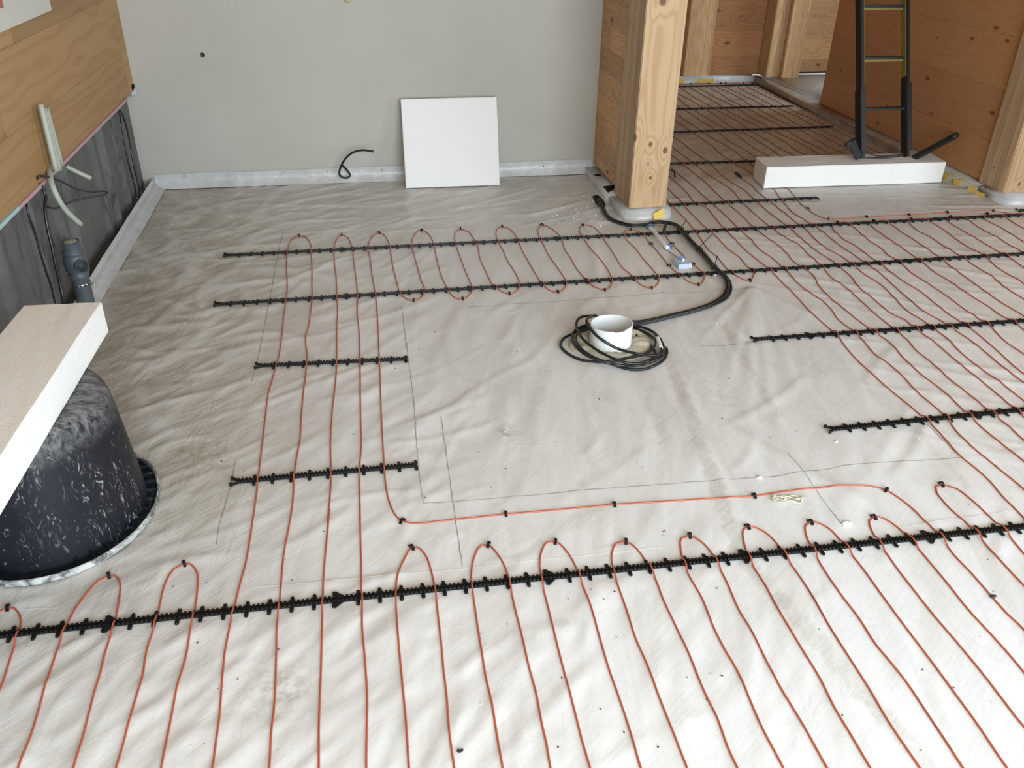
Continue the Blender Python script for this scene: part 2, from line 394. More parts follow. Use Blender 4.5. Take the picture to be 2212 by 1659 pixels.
# folds that fan out from the clip by the doorway rail, and long ones across the empty patch
c0 = fl(1627, 620)
for (tx, ty, wd_, h_) in [(1560, 900, .018, .006), (1632, 860, .016, .007), (1700, 1010, .022, .006), (1745, 900, .016, .005), (1860, 870, .018, .005), (1900, 760, .014, .004), (1500, 760, .014, .004), (1650, 1160, .03, .004), (1585, 700, .01, .005)]:
    t = fl(tx, ty); crease(c0[0], c0[1], t[0], t[1], wd_, h_, RNG.uniform(-.03, .03), taper=False)
for (a, b, wd_, h_) in [((1385, 780), (1640, 1160), .02, .006), ((1460, 800), (1600, 1010), .02, .005), ((1290, 700), (1270, 400), .02, .004), ((1300, 600), (1255, 420), .02, .005), ((1550, 900), (1900, 1100), .02, .005),
                     ((640, 395), (1180, 380), .02, .005), ((470, 440), (830, 445), .016, .006), ((900, 480), (1200, 395), .012, .005), ((540, 1270), (1000, 1222), .004, .003), ((1008, 1226), (1430, 1181), .004, .003),
                     ((1960, 1135), (2200, 1100), .004, .003), ((330, 640), (470, 690), .012, .006), ((0, 1320), (130, 1290), .02, .004), ((1100, 830), (1080, 1010), .03, .003)]:
    p_, q_ = fl(*a), fl(*b); crease(p_[0], p_[1], q_[0], q_[1], wd_, h_, RNG.uniform(-.02, .02))
# the rails press the film flat
RAILS = [  # name-free table: start px, end px, reference tab px, tab pitch, joint px or None, claw ends (left, right)
    ((492, 551), (2212, 464)), ((470, 657), (2212, 548)), ((560, 790), (880, 775)), ((1630, 733), (2212, 693)),
    ((508, 1040), (902, 1003)), ((1790, 928), (2212, 885)), ((0, 1380), (2212, 1140)),
    ((1443, 443), (1768, 427)), ((1450, 353), (1660, 346)), ((1457, 286), (1806, 273)), ((1463, 236), (1720, 229)), ((1467, 187), (1637, 183))]
RSEG = []
for a, b in RAILS:
    p_, q_ = fl(*a, .006)[:2], fl(*b, .006)[:2]; RSEG.append((np.array(p_), np.array(q_)))
for p_, q_ in RSEG:
    yy = p_[1]+(X-p_[0])*(q_[1]-p_[1])/(q_[0]-p_[0])
    inx = (X > p_[0]-.05)
    if q_[0] < 2.45 and q_[1] < 4.2 : inx &= (X < q_[0]+.05)
    Hh *= 1-.9*np.exp(-((Y-yy)/.022)**2)*inx
Hh = .009*np.tanh(Hh/.009)
def hat(x, y):
    i = min(max(np.searchsorted(GX, x)-1, 0), len(GX)-2); j = min(max(np.searchsorted(GY, y)-1, 0), len(GY)-2)
    s = min(max((x-GX[i])/(GX[i+1]-GX[i]), 0), 1); t = min(max((y-GY[j])/(GY[j+1]-GY[j]), 0), 1)
    return float((Hh[i, j]*(1-s)+Hh[i+1, j]*s)*(1-t)+(Hh[i, j+1]*(1-s)+Hh[i+1, j+1]*s)*t)
def build_sheet():
    nx, ny = X.shape
    cx = (GX[:-1]+GX[1:])/2; cy = (GY[:-1]+GY[1:])/2
    CX, CY = np.meshgrid(cx, cy, indexing='ij')
    inside = ((CY < YB) & (CX > XL) & (CX < XP)) | ((CX >= XP) & (CY < 3.86)) | ((CX > 1.45) & (CX < 3.33) & (CY < 7.18)) | ((CX > 3.9) & (CX < 5.2) & (CY > 5.0) & (CY < 7.18))
    idx = np.arange(nx*ny).reshape(nx, ny)
    q = np.stack([idx[:-1, :-1], idx[1:, :-1], idx[1:, 1:], idx[:-1, 1:]], -1)[inside]
    used = np.unique(q); remap = np.full(nx*ny, -1); remap[used] = np.arange(len(used)); q = remap[q]
    co = np.stack([X.ravel(), Y.ravel(), Hh.ravel()], -1)[used]
    me = bpy.data.meshes.new('plastic_sheet'); me.vertices.add(len(co)); me.vertices.foreach_set('co', co.ravel())
    me.loops.add(q.size); me.loops.foreach_set('vertex_index', q.ravel().astype(np.int32))
    me.polygons.add(len(q)); me.polygons.foreach_set('loop_start', np.arange(0, q.size, 4, dtype=np.int32))
    me.polygons.foreach_set('loop_total', np.full(len(q), 4, dtype=np.int32)); me.update(calc_edges=True)
    me.polygons.foreach_set('use_smooth', np.ones(len(q), dtype=bool))
    # brownish tone where the single film clings to the bare ground: left half; hallway dimness painted in too
    tx, ty = co[:, 0], co[:, 1]
    tone = np.clip((-.05-tx)/.55, 0, 1)*np.clip((ty-1.0)/1.0, 0, 1)*.95
    tone = np.maximum(tone, np.clip((ty-3.3)/1.0, 0, 1)*.55)
    tone = np.maximum(tone, np.clip((ty-4.2)/.3, 0, 1)*(tx > 1.4)*1.0)  # hallway film coloured darker to carry its weaker light
    tone *= 1-.55*np.clip(co[:, 2]/.005, 0, 1)
    # the strip where two sheets overlap
    def band(a, b, wdt, amt):
        nonlocal tone
        p0, p1 = fl(*a), fl(*b); L_ = np.hypot(p1[0]-p0[0], p1[1]-p0[1]); ux, uy = (p1[0]-p0[0])/L_, (p1[1]-p0[1])/L_
        s = (tx-p0[0])*ux+(ty-p0[1])*uy; d = np.abs(-(tx-p0[0])*uy+(ty-p0[1])*ux)
        tone = np.maximum(tone, amt*((s > 0) & (s < L_) & (d < wdt)))
    band((1440, 760), (1600, 1200), .020, .34); band((1600, 1200), (2010, 1659), .022, .30)
    band((1370, 760), (1440, 960), .018, .25); band((1560, 700), (1680, 900), .014, .25); band((1180, 800), (1130, 1000), .02, .15); band((1950, 900), (2100, 1060), .012, .2)
    soil = np.zeros_like(tx)
    for (sx_, sy_, r_, k_) in ((425, 985, .10, .7), (600, 1490, .07, .6), (1095, 935, .035, .8), (1560, 860, .10, .22), (330, 680, .05, .5), (1750, 790, .10, .18), (1690, 455, .10, .3), (1900, 500, .10, .25), (300, 620, .12, .3)):
        c_ = fl(sx_, sy_); soil = np.maximum(soil, k_*np.exp(-((tx-c_[0])**2+(ty-c_[1])**2)/r_**2))
    b = me.attributes.new('soil', 'FLOAT', 'POINT'); b.data.foreach_set('value', soil.astype(np.float32))
    a = me.attributes.new('tone', 'FLOAT', 'POINT'); a.data.foreach_set('value', tone.astype(np.float32))
    me.materials.append(M_film)
    o = bpy.data.objects.new('plastic_sheet', me); COL.objects.link(o)
    return tag(o, 'wrinkled milky plastic sheet spread across the whole floor under the orange cables', 'plastic sheet')
sheet = build_sheet()

# ------------------------------------------------------------------ room shell
M_slab = plain('grey_concrete', (0.30, 0.29, 0.27), .9, .15, 8)
M_membrane = plain('grey_fleece', (0.135, 0.136, 0.135), .85, .25, 18, bumpy=.3)
def _smudge():
    nt = M_membrane.node_tree; p = nt.nodes['Principled BSDF']; src = p.inputs['Base Color'].links[0].from_socket
    f = math_(nt, 'MULTIPLY', ramp(nt, noise(nt, objco(nt, (1, 14, 3)), 1.0, 6, .7, .8), .54, .66), .7)
    nt.links.new(mix(nt, f, src, (0.018, 0.018, 0.018)), p.inputs['Base Color'])
_smudge()
M_white = plain('white_paint', (0.75, 0.75, 0.74), .7, .04)
struct(box('floor', -1.25, 5.45, -1.66, 7.4, -.10, -.012, M_slab))
# walls
bm = bmesh.new(); bm_box(bm, -1.20, XL, -1.66, 4.77, .505, 2.6); struct(from_bm('wall_left', bm, M_wall_left))
struct(box('wall_left_footing', -1.25, -1.13, -1.66, 4.77, -.02, .505, M_slab))
def back_wall():
    # plaster wall with a drilled hole in it
    bm = bmesh.new(); hx, _, hz = ony(437, 119, YB); hr = .0125; n = 24
    x0, x1, z0, z1 = XL-.05, XP+.06, -.02, 2.6
    ring = [bm.verts.new((hx+hr*math.cos(2*math.pi*k/n), YB, hz+hr*math.sin(2*math.pi*k/n))) for k in range(n)]
    ring2 = [bm.verts.new((hx+hr*.8*math.cos(2*math.pi*k/n), YB+.10, hz+hr*.8*math.sin(2*math.pi*k/n))) for k in range(n)]
    sq = []
    for k in range(n):
        a = 2*math.pi*k/n; c, s = math.cos(a), math.sin(a); m = max(abs(c), abs(s)); sq.append(bm.verts.new((hx+.2*c/m, YB, hz+.2*s/m)))
    for k in range(n):
        j = (k+1) % n
        bm.faces.new((ring[k], ring[j], sq[j], sq[k])); bm.faces.new((ring[k], ring2[k], ring2[j], ring[j]))
    bm.faces.new(ring2)
    a, b, c, d = hx-.2, hx+.2, hz-.2, hz+.2
    for (u0, u1, v0, v1) in [(x0, a, z0, z1), (b, x1, z0, z1), (a, b, z0, c), (a, b, d, z1)]:
        bm.faces.new([bm.verts.new(p) for p in ((u0, YB, v0), (u1, YB, v0), (u1, YB, v1), (u0, YB, v1))])
    bm_hex(bm, [(x0, YB+.11, z0), (x1, YB+.11, z0), (x1, YB+.13, z0), (x0, YB+.13, z0), (x0, YB+.11, z1), (x1, YB+.11, z1), (x1, YB+.13, z1), (x0, YB+.13, z1)])
    bmesh.ops.remove_doubles(bm, verts=bm.verts[:], dist=1e-5)
    return struct(from_bm('wall_back', bm, M_plaster))
back_wall()
M_hole = plain('hole_inside', (0.05, 0.04, 0.03), .9, .3)
struct(box('wall_partition', XP, XP+.12, 4.14, 4.77, .062, 2.6, M_partition))
struct(box('wall_hall_left', XP, XP+.12, 4.78, 7.2, -.01, 2.6, M_hall))
struct(prism('wall_hall_right', [(3.375, 4.07), (3.50, 4.07), (3.56, 6.06), (3.44, 6.06)], .045, 2.6, M_hall))
struct(box('wall_front_right', 3.54, 5.35, 3.90, 4.02, .045, 2.6, M_partition))
struct(box('wall_far', 1.25, 5.35, 7.20, 7.32, .045, 2.6, M_farwall))
struct(box('wall_side_room', 3.73, 5.30, 7.12, 7.20, .075, 2.6, M_sideroom))
struct(box('ceiling', -1.25, 5.45, -1.66, 7.4, 2.5, 2.62, M_ceil))
# wall behind the camera and right wall, both with window openings
def wall_with_opening(name, axis, c0, c1, a0, a1, o0, o1, z0, z1, mat):
    bm = bmesh.new()
    def b(u0, u1, v0, v1):
        if axis == 'y': bm_box(bm, u0, u1, c0, c1, v0, v1)
        else: bm_box(bm, c0, c1, u0, u1, v0, v1)
    b(a0, o0, -.02, 2.6); b(o1, a1, -.02, 2.6); b(o0, o1, -.02, z0); b(o0, o1, z1, 2.6)
    return struct(from_bm(name, bm, mat))
wall_with_opening('wall_rear', 'y', -1.66, -1.54, -1.25, 5.45, -.55, 3.15, .2, 2.3, M_wall_left)
wall_with_opening('wall_right', 'x', 5.30, 5.42, -1.66, 4.0, -.8, 1.9, .2, 2.3, M_partition)
struct(box('wall_right_back', 5.30, 5.42, 4.0, 7.32, -.02, 2.6, M_sideroom))
def win(name, axis, c, o0, o1, z0, z1):
    bm = bmesh.new()
    def b(u0, u1, v0, v1):
        if axis == 'y': bm_box(bm, u0, u1, c-.02, c+.02, v0, v1)
        else: bm_box(bm, c-.02, c+.02, u0, u1, v0, v1)
    b(o0, o0+.05, z0, z1); b(o1-.05, o1, z0, z1); b(o0, o1, z0, z0+.05); b(o0, o1, z1-.05, z1); m = (o0+o1)/2; b(m-.03, m+.03, z0, z1)
    return struct(from_bm(name, bm, M_white))
win('window_1', 'y', -1.60, -.55, 3.15, .2, 2.3); win('window_2', 'x', 5.36, -.8, 1.9, .2, 2.3)

# posts of glued timber
def post(x0, x1, y0, y1, z0, label, lamw, knots, seed):
    mat = wood('pine_post_face', (0.49, 0.345, 0.205), (0.37, 0.215, 0.105), 'z', lamw, 9.0, knots=knots, seam=False, gknots=False, seed=seed, lam_axis='y', knotscale=.25, ring=26)
    t = thing('timber_post', label, 'post', ((x0+x1)/2, (y0+y1)/2, z0))
    o = box('post_shaft', x0, x1, y0, y1, z0, 2.49, mat, None, .004)
    o.parent = t; o.matrix_parent_inverse = Matrix.Translation((-(x0+x1)/2, -(y0+y1)/2, -z0))
    return t, o
k1 = [(tuple(ony(*q, 3.87)), r) for q, r in (((1369, 298), .020), ((1437, 325), .014), ((1405, 384), .0085), ((1432, 2), .018), ((1400, 355), .005), ((1405, 312), .010))]
k1 += [(tuple(onx(1346, 300, 1.2855)), .006), (tuple(onx(1346, 378, 1.2855)), .005)]
post(1.2855, 1.476, 3.87, 4.135, .050, 'pale pine timber post standing left of the hallway opening above the cable bundle', .045, k1, 1.0)
k2 = [(tuple(ony(*q, 3.87)), r) for q, r in (((2202, 398), .009),)]+[(tuple(onx(2148, 362, 3.345)), .006), (tuple(onx(2140, 300, 3.345)), .005)]
post(3.345, 3.535, 3.87, 4.07, .045, 'pale pine timber post at the right edge of the picture beside the hallway', .045, k2, 6.0)
# far hallway: pale strips standing against the far wall and at the side-room opening
def strip(name, x0, x1, y0, y1, z0, label):
    m = wood(name+'_wood', (0.66, 0.45, 0.25), (0.54, 0.31, 0.14), 'z', .05, 9, seed=x0*3, lam_axis='x', knotscale=.5)
    tag(box(name, x0, x1, y0, y1, z0, 2.49, m, None, .004), label, 'post')
strip('timber_stud', 2.745, 2.975, 7.12, 7.195, .05, 'pale pine stud on the far hallway wall just right of the near post')
strip('timber_stud', 3.44, 3.56, 7.02, 7.19, .05, 'brown pine stud in the far corner of the hallway beside the side room')
strip('timber_stud', 3.565, 3.72, 6.98, 7.195, .05, 'pale pine stud at the side room opening with bright panelling beside it')

# ------------------------------------------------------------------ folded film edges (parts of the sheet)
def skirt_strip(name, pts, up, wid, mat, seed=0, amp=.006, out=None):
    """pts: wall-line points; the film climbs from the floor (wid in front of the wall) to height up"""
    r = np.random.default_rng(seed); P = smooth_path([(p[0], p[1], 0) for p in pts], .02)
    T = np.gradient(P, axis=0); T /= np.linalg.norm(T, axis=1)[:, None]; Nn = np.stack([T[:, 1], -T[:, 0], 0*T[:, 0]], -1)
    k = len(P); prof = [(1.0, .004), (.72, .012), (.40, .022), (.16, .038), (.06, .055), (.03, .8), (.02, 1.0)]
    ph = np.cumsum(r.normal(0, .25, k)); amp2 = np.interp(np.arange(k), np.arange(0, k+12, 12), r.uniform(-1, 1, len(np.arange(0, k+12, 12))))
    V = []; F = []; m = len(prof)
    for i in range(k):
        for j, (a, z) in enumerate(prof):
            zz = z if j < 5 else up*(z if z <= 1 else 1)*(1+.06*amp2[i])
            if j == 4: zz = min(.055, up*.6)
            d = wid*a*(1+.07*amp2[i]) + amp*(math.sin(ph[i]+j*.9))*(.5 if j < 5 else .0) + .004
            V.append(P[i]+Nn[i]*d+np.array([0, 0, zz]))
    for i in range(k-1):
        for j in range(m-1): F.append((i*m+j, (i+1)*m+j, (i+1)*m+j+1, i*m+j+1))
    return mesh_obj(name, V, F, mat, sheet, True)
skirt_strip('sheet_edge_fold', [(XL, .9), (XL, 2.5), (XL, 4.64)], .062, .055, M_skirt, 1, .004)
skirt_strip('sheet_edge_fold', [(XL+.01, YB), (.2, YB), (XP-.005, YB)], .078, .022, M_skirt, 2, .003)
# film over the kerb below the partition, the hallway right wall and the front right wall
def kerb(name, poly, z, mat, jitter=.004, seed=0):
    bm = bmesh.new(); r = random.Random(seed); n = len(poly)
    a = [bm.verts.new((p[0], p[1], .001)) for p in poly]; cx = sum(p[0] for p in poly)/n; cy = sum(p[1] for p in poly)/n
    b = [bm.verts.new((p[0]+(cx-p[0])*.0+r.uniform(-jitter, jitter), p[1]+r.uniform(-jitter, jitter), z+r.uniform(-jitter, jitter)*.6)) for p in poly]
    bm.faces.new(b)
    for i in range(n): bm.faces.new((a[i], a[(i+1) % n], b[(i+1) % n], b[i]))
    bmesh.ops.bevel(bm, geom=[e for e in bm.edges if e.verts[0].co.z > .01 and e.verts[1].co.z > .01], offset=min(.008, z*.4), segments=3, affect='EDGES')
    return from_bm(name, bm, mat, sheet, True)
kerb('film_wrapped_kerb', [(1.262, 4.62), (1.255, 4.3), (1.252, 4.05), (1.30, 4.05), (1.43, 4.05), (1.45, 4.70), (1.27, 4.70)], .040, M_skirt, .003, 1)
pl = [(1.262, 3.835), (1.36, 3.815), (1.455, 3.822), (1.497, 3.845), (1.515, 3.89), (1.518, 4.10), (1.25, 4.10), (1.25, 3.90)]
kerb('film_wrapped_kerb', pl, .044, M_skirt, .002, 2)
kerb('film_wrapped_kerb', [(3.30, 4.02), (3.30, 4.7), (3.325, 5.4), (3.345, 6.1), (3.38, 7.18), (3.45, 7.18), (3.45, 6.0), (3.42, 4.02)], .042, M_hskirt, .003, 3)
kerb('film_wrapped_kerb', [(3.315, 3.80), (3.45, 3.775), (3.9, 3.79), (5.28, 3.79), (5.28, 3.90), (3.50, 3.95), (3.31, 4.02)], .046, M_skirt, .004, 4)
kerb('film_wrapped_kerb', [(2.45, 7.12), (2.9, 7.10), (3.38, 7.10), (3.40, 7.22), (2.45, 7.22)], .050, M_skirt, .004, 5)
kerb('film_wrapped_kerb', [(1.46, 7.12), (2.45, 7.12), (2.45, 7.22), (1.46, 7.22)], .050, M_skirt, .004, 6)
kerb('threshold_film', [(3.455, 6.08), (3.90, 6.15), (4.1, 7.10), (3.50, 7.14)], .054, M_skirt, .004, 7)
kerb('film_wrapped_kerb', [(4.1, 7.02), (5.28, 7.02), (5.28, 7.14), (4.1, 7.14)], .075, M_skirt, .004, 8)
# grease-pencil lines drawn on the film
M_pencil = plain('dark_pencil', (0.27, 0.26, 0.24), .8, .3)
def pencil(pts, wd=.0011, name='pencil_line', mat=None):
    P = smooth_path([(q[0], q[1], 0) for q in pts], .02)
    P[:, :2] += RNG.normal(0, .0007, (len(P), 2))
    T = np.gradient(P, axis=0); T /= np.maximum(np.linalg.norm(T, axis=1), 1e-9)[:, None]; Nn = np.stack([T[:, 1], -T[:, 0], 0*T[:, 0]], -1)
    V = []; F = []
    for i in range(len(P)):
        z = hat(P[i][0], P[i][1])+.0012
        w_ = wd*random.uniform(.5, 1.1)
        V += [P[i]+Nn[i]*w_+[0, 0, z], P[i]-Nn[i]*w_+[0, 0, z]]
    for i in range(len(P)-1): F.append((2*i, 2*i+1, 2*i+3, 2*i+2))
    mesh_obj(name, V, F, mat or M_pencil, sheet)
pencil(xy('F', (912, 1088), (1000, 1081), (1150, 1068), (1330, 1052), (1500, 1040), (1700, 1025), (1850, 1003), (2000, 993), (2080, 987)), .0010)
pencil(xy('F', (868, 660), (872, 700), (880, 760), (893, 860), (900, 960), (908, 1040), (915, 1085)), .0010)
pencil(xy('D', (0, 835), (230, 815), (600, 790), (900, 770), (1250, 740), (1600, 725), (1950, 700)), .0010)
pencil(xy('J', (580, 150), (545, 300), (480, 650), (400, 1050), (350, 1250)), .0009)
pencil(xy('H', (190, 290), (100, 650), (70, 760), (55, 870)), .0009)
pencil(xy('F', (953, 900), (972, 1036), (999, 1223)), .0009)
pencil(xy('G', (600, 880), (780, 1110), (850, 1210), (980, 1380)), .0009)
pencil(xy('F', (1512, 746), (1560, 746), (1600, 744)), .0012)
pencil(xy('G', (1550, 685), (1680, 810), (1780, 900)), .0012)
M_edge_shine = plain('painted_edge_shine', (0.85, 0.85, 0.84), .15, .03)  # pale strips paint the highlight along film edges and creases
pencil(xy('F', (546, 1268), (720, 1254), (1008, 1226), (1230, 1202), (1428, 1181)), .0011, 'film_edge_highlight', M_edge_shine)
pencil(xy('F', (1962, 1135), (2080, 1118), (2200, 1101)), .0011, 'film_edge_highlight', M_edge_shine)
pencil(xy('F', (0, 1322), (60, 1315), (125, 1312)), .001, 'film_edge_highlight', M_edge_shine)
pencil(xy('F', (1110, 962), (1180, 958), (1270, 947)), .0008, 'film_edge_highlight', M_edge_shine)
# black tears in the film by the post where the cables come out
M_dark_gap = plain('dark_gap_black', (0.005, 0.005, 0.005), .6, .3, 80, bumpy=.6, spec=.15)  # flat black stands in for the dark inside of holes and gap
def tear(pts, z):
    P = [fl(*px('L', *q), z) for q in pts]; n = len(P); c = sum(P)/n
    V = [(p[0], p[1], z+.0015) for p in P]+[(c[0], c[1], z+.005)]+[(p[0], p[1], z-.002) for p in P]
    F = [(i, (i+1) % n, n) for i in range(n)]+[(i, n+1+i, n+1+(i+1) % n, (i+1) % n) for i in range(n)]
    mesh_obj('torn_opening', V, F, M_dark_gap, sheet)
tear([(520, 690), (620, 678), (715, 660), (748, 712), (690, 745), (610, 790), (570, 740)], .044)
_P = [fl(*px('L', *q), .005) for q in ((330, 860), (425, 835), (520, 920), (570, 1010), (540, 1080), (460, 1060), (385, 980))]
mesh_obj('torn_opening', [tuple(p) for p in _P]+[tuple(sum(_P)/len(_P)+np.array([0, 0, .006]))], [(i, (i+1) % len(_P), len(_P)) for i in range(len(_P))], M_dark_gap, sheet)
_P = [onx(*px('L', *q), 1.246) for q in ((362, 885), (425, 842), (500, 905), (560, 985), (520, 1040), (470, 1030), (410, 1000))]
_c = sum(_P)/len(_P)+np.array([-.006, 0, 0])
mesh_obj('torn_opening', [tuple(p) for p in _P]+[tuple(_c)], [(i, (i+1) % len(_P), len(_P)) for i in range(len(_P))], M_dark_gap, sheet)
tear([(355, 480), (420, 465), (485, 482), (430, 495)], .042)

# ------------------------------------------------------------------ left wall foot: fleece, pink strip, paper, services
def fleece():
    t = []; ys = np.arange(.9, 4.66, .012); zs = np.linspace(.02, .515, 26)
    Yg, Zg = np.meshgrid(ys, zs, indexing='ij'); D = np.full_like(Yg, 0.0)
    for (yc, wd_, d_, lean) in [(4.28, .035, .018, .03), (4.02, .030, .028, -.02), (3.90, .05, .015, 0), (3.42, .03, .030, .05), (3.30, .045, .02, 0), (3.02, .03, .022, .06), (2.7, .06, .02, .03), (2.3, .05, .02, 0), (1.7, .05, .02, 0), (4.5, .05, .012, 0)]:
        D += d_*np.exp(-((Yg-yc-lean*(Zg-.25))/wd_)**2)
        D -= .5*d_*np.exp(-((Yg-yc-lean*(Zg-.25)+wd_*1.1)/(wd_*.5))**2)
    D += .0012*np.sin(Yg*21+Zg*9)
    V = [(-1.128+max(0, D[i, j]), Yg[i, j], Zg[i, j]) for i in range(len(ys)) for j in range(len(zs))]
    n = len(zs); F = [(i*n+j, i*n+j+1, (i+1)*n+j+1, (i+1)*n+j) for i in range(len(ys)-1) for j in range(n-1)]
    o = mesh_obj('foundation_fleece', V, F, M_membrane, None, True)
    tag(o, 'dark grey creased fleece covering the footing under the left timber wall', 'fleece')
fleece()
M_pink = plain('pink_foam', (0.52, 0.33, 0.36), .8, .15, 40); M_blue = plain('pale_blue_foam', (0.42, 0.56, 0.60), .8, .1, 40)
yj = onx(30, 438, -1.085)[1]
tag(box('sill_foam_strip', -1.14, -1.073, yj, 4.45, .497, .510, M_pink), 'thin pink foam strip squeezed under the left timber wall', 'foam strip')
tag(box('sill_foam_strip', -1.14, -1.073, 1.2, yj-.002, .497, .510, M_blue), 'thin pale blue foam strip under the left timber wall at the picture edge', 'foam strip')
bmf = bmesh.new(); bmesh.ops.create_icosphere(bmf, subdivisions=3, radius=.018)
for v in bmf.verts: v.co *= 1+random.uniform(-.3, .3); v.co.y *= .8
o = from_bm('foam_scrap', bmf, M_skirt, None, True); o.location = (-1.088, 4.625, .500); tag(o, 'grey crumpled foam scrap in the dark gap at the top corner of the fleece', 'foam scrap')
tag(box('corner_gap_dark', -1.11, -1.076, 4.60, 4.648, .512, .536, M_dark_gap), 'black block in place of the dark gap in the corner between timber wall and plaster', 'dark gap')  # black block paints the shade of an open corner gap
# paper sheet at the top left
M_paper = plain('white_card', (0.62, 0.61, 0.57), .7, .05, 12); M_red = plain('red_brown_print', (0.42, 0.13, 0.09), .7, .25, 30)
pe = onx(112, 22, XL+.012); ps = onx(0, 80, XL+.012)
tp = thing('board_sheet', 'white board with a red patch fixed at the top of the left timber wall', 'board', (XL+.006, pe[1], pe[2]))
def rel(o, t): o.parent = t; o.matrix_parent_inverse = Matrix.Translation(-t.location); return o
rel(box('board_panel', XL+.001, XL+.012, 1.0, pe[1], pe[2], 1.6, M_paper), tp)
r0 = onx(8, 16, XL+.0125); rel(box('red_patch', XL+.012, XL+.0135, 1.6, r0[1], r0[2], 1.5, M_red), tp)

M_conduit = plain('grey_green_conduit', (0.40, 0.42, 0.36), .45, .12, 20)
def wallpath(f, pts, xs):
    out = []
    for i, q in enumerate(pts):
        x = xs[i] if isinstance(xs, (list, tuple)) else xs
        out.append(onx(*px(f, *q), x))
    return out
for k, (a, b) in enumerate([((172, 90), (296, 612)), ((196, 118), (318, 606)), ((214, 120), (332, 560))]):
    P = wallpath('S', [a, b], [-1.048-.004*k, -1.048-.004*k])
    tag(tubes('conduit', [P], .0095, M_conduit, n=12, step=.02),
        ['pale grey upright conduit, leftmost of three standing against the left timber wall', 'pale grey upright conduit, middle of three against the left timber wall', 'pale grey upright conduit, rightmost of three against the left timber wall'][k], 'conduit', 'upright conduits on the left wall')
tag(tubes('conduit', [wallpath('S', [(368, 574), (460, 620), (566, 668)], [-1.10, -1.07, -1.03])], .0085, M_conduit, n=12), 'short straight grey conduit end poking out of the fleece to the right', 'conduit')
tag(tubes('conduit', [wallpath('S', [(252, 560), (242, 620), (262, 720), (310, 830), (380, 930), (486, 1028)], [-1.09, -1.07, -1.05, -1.04, -1.03, -1.01])], .0095, M_conduit, n=12), 'long bent grey conduit curving down across the fleece', 'conduit')
def loose(f, pts, xs, r, label, mat=M_blackcable):
    tag(tubes('black_cable', [wallpath(f, pts, xs)], r, mat, n=8), label, 'cable')
loose('S', [(725, 105), (780, 150), (800, 230), (825, 380), (860, 560), (900, 700), (925, 830)], [-1.10]+[-1.075]*5+[-1.06], .0042, 'black cable hanging down the fleece, left one of the pair near the corner')
loose('S', [(725, 105), (790, 140), (830, 230), (870, 400), (900, 580), (930, 700), (955, 790)], [-1.10]+[-1.075]*5+[-1.06], .0042, 'black cable hanging down the fleece, right one of the pair near the corner')
loose('S', [(125, 690), (160, 655), (240, 660), (330, 690), (440, 745), (560, 770), (690, 775), (690, 785), (560, 815), (380, 862), (300, 900), (240, 895), (205, 880)], [-1.09, -1.07, -1.06, -1.05, -1.05, -1.05, -1.04, -1.04, -1.05, -1.06, -1.07, -1.07, -1.075], .0042, 'black cable bent into a sideways loop over the grey fleece')
loose('S', [(125, 700), (180, 730), (210, 800), (205, 900), (225, 1050), (260, 1200), (290, 1350), (330, 1520), (352, 1640)], [-1.09, -1.075, -1.07, -1.07, -1.07, -1.065, -1.06, -1.05, -1.05], .0055, 'black cable running down the fleece behind the drain pipe')
loose('S', [(60, 860), (80, 960), (130, 1100), (165, 1230), (210, 1380), (255, 1510), (285, 1640)], [-1.085]*7, .0038, 'thin black tube drawn for the shade in a fleece fold, left of the cables')  # black tube stands in for the dark line of a fold

# drain pipe with hose clamp
M_pvc = plain('grey_pvc', (0.085, 0.10, 0.115), .45, .2, 14); M_foamtop = plain('dirty_foam_plug', (0.32, 0.30, 0.22), .9, .4, 90, bumpy=.8)
M_steel = plain('perforated_steel', (0.55, 0.56, 0.58), .3, .1, 40, metal=.9)
pt = onx(*px('S', 405, 1145), -1.045); pb = onx(*px('S', 500, 1600), -1.045)
pcx, pcy, ptz = -1.042, (pt[1]+pb[1])/2, pt[2]
rr = .030
tpipe = thing('drain_pipe', 'grey plastic drain pipe with a plugged top and side inlet by the left wall', 'pipe', (pcx, pcy, 0))
H = ptz
def zp(y): return onx(*px('S', 440, y), -1.045)[2]
prof = [(rr*1.0, .004), (rr*1.0, zp(1560)), (rr*1.0, zp(1500)), (rr*1.15, zp(1470)), (rr*1.20, zp(1440)), (rr*1.0, zp(1430)), (rr*1.35, zp(1385)), (rr*1.38, zp(1300)), (rr*1.3, zp(1260)), (rr*1.08, zp(1235)), (rr*1.18, zp(1225)), (rr*1.18, zp(1200)), (rr*1.0, zp(1190)), (rr*.98, H), (rr*.85, H), (rr*.85, H-.01)]
lathe('pipe_body', prof, M_pvc, tpipe, 28)
lathe('foam_plug', [(0.001, H+.004), (rr*.4, H+.005), (rr*.7, H+.001), (rr*.84, H-.004)], M_foamtop, tpipe, 20)
zi = zp(1330); dirv = np.array([.62, -.78, .05]); dirv /= np.linalg.norm(dirv)
side = [np.array([0, 0, zi])+dirv*s for s in (0.0, .02, .052)]
tubes('side_inlet', [side], .021, M_pvc, tpipe, n=20, step=.01)
tubes('inlet_collar', [[side[-1]-dirv*.008, side[-1]]], .0245, M_pvc, tpipe, n=20, step=0)
zc = zp(1548)
tcl = []; n = 44
clampV = []; clampF = []
for k in range(n):
    a = 2*math.pi*k/n
    for z_, r_ in ((zc-.006, rr+.003), (zc+.006, rr+.003)):
        clampV.append((r_*math.cos(a), r_*math.sin(a), z_))
for k in range(n):
    j = (k+1) % n; clampF.append((2*k, 2*j, 2*j+1, 2*k+1))
co = mesh_obj('hose_clamp', clampV, clampF, M_steel, tpipe, True); co.modifiers.new('s', 'SOLIDIFY').thickness = .0015
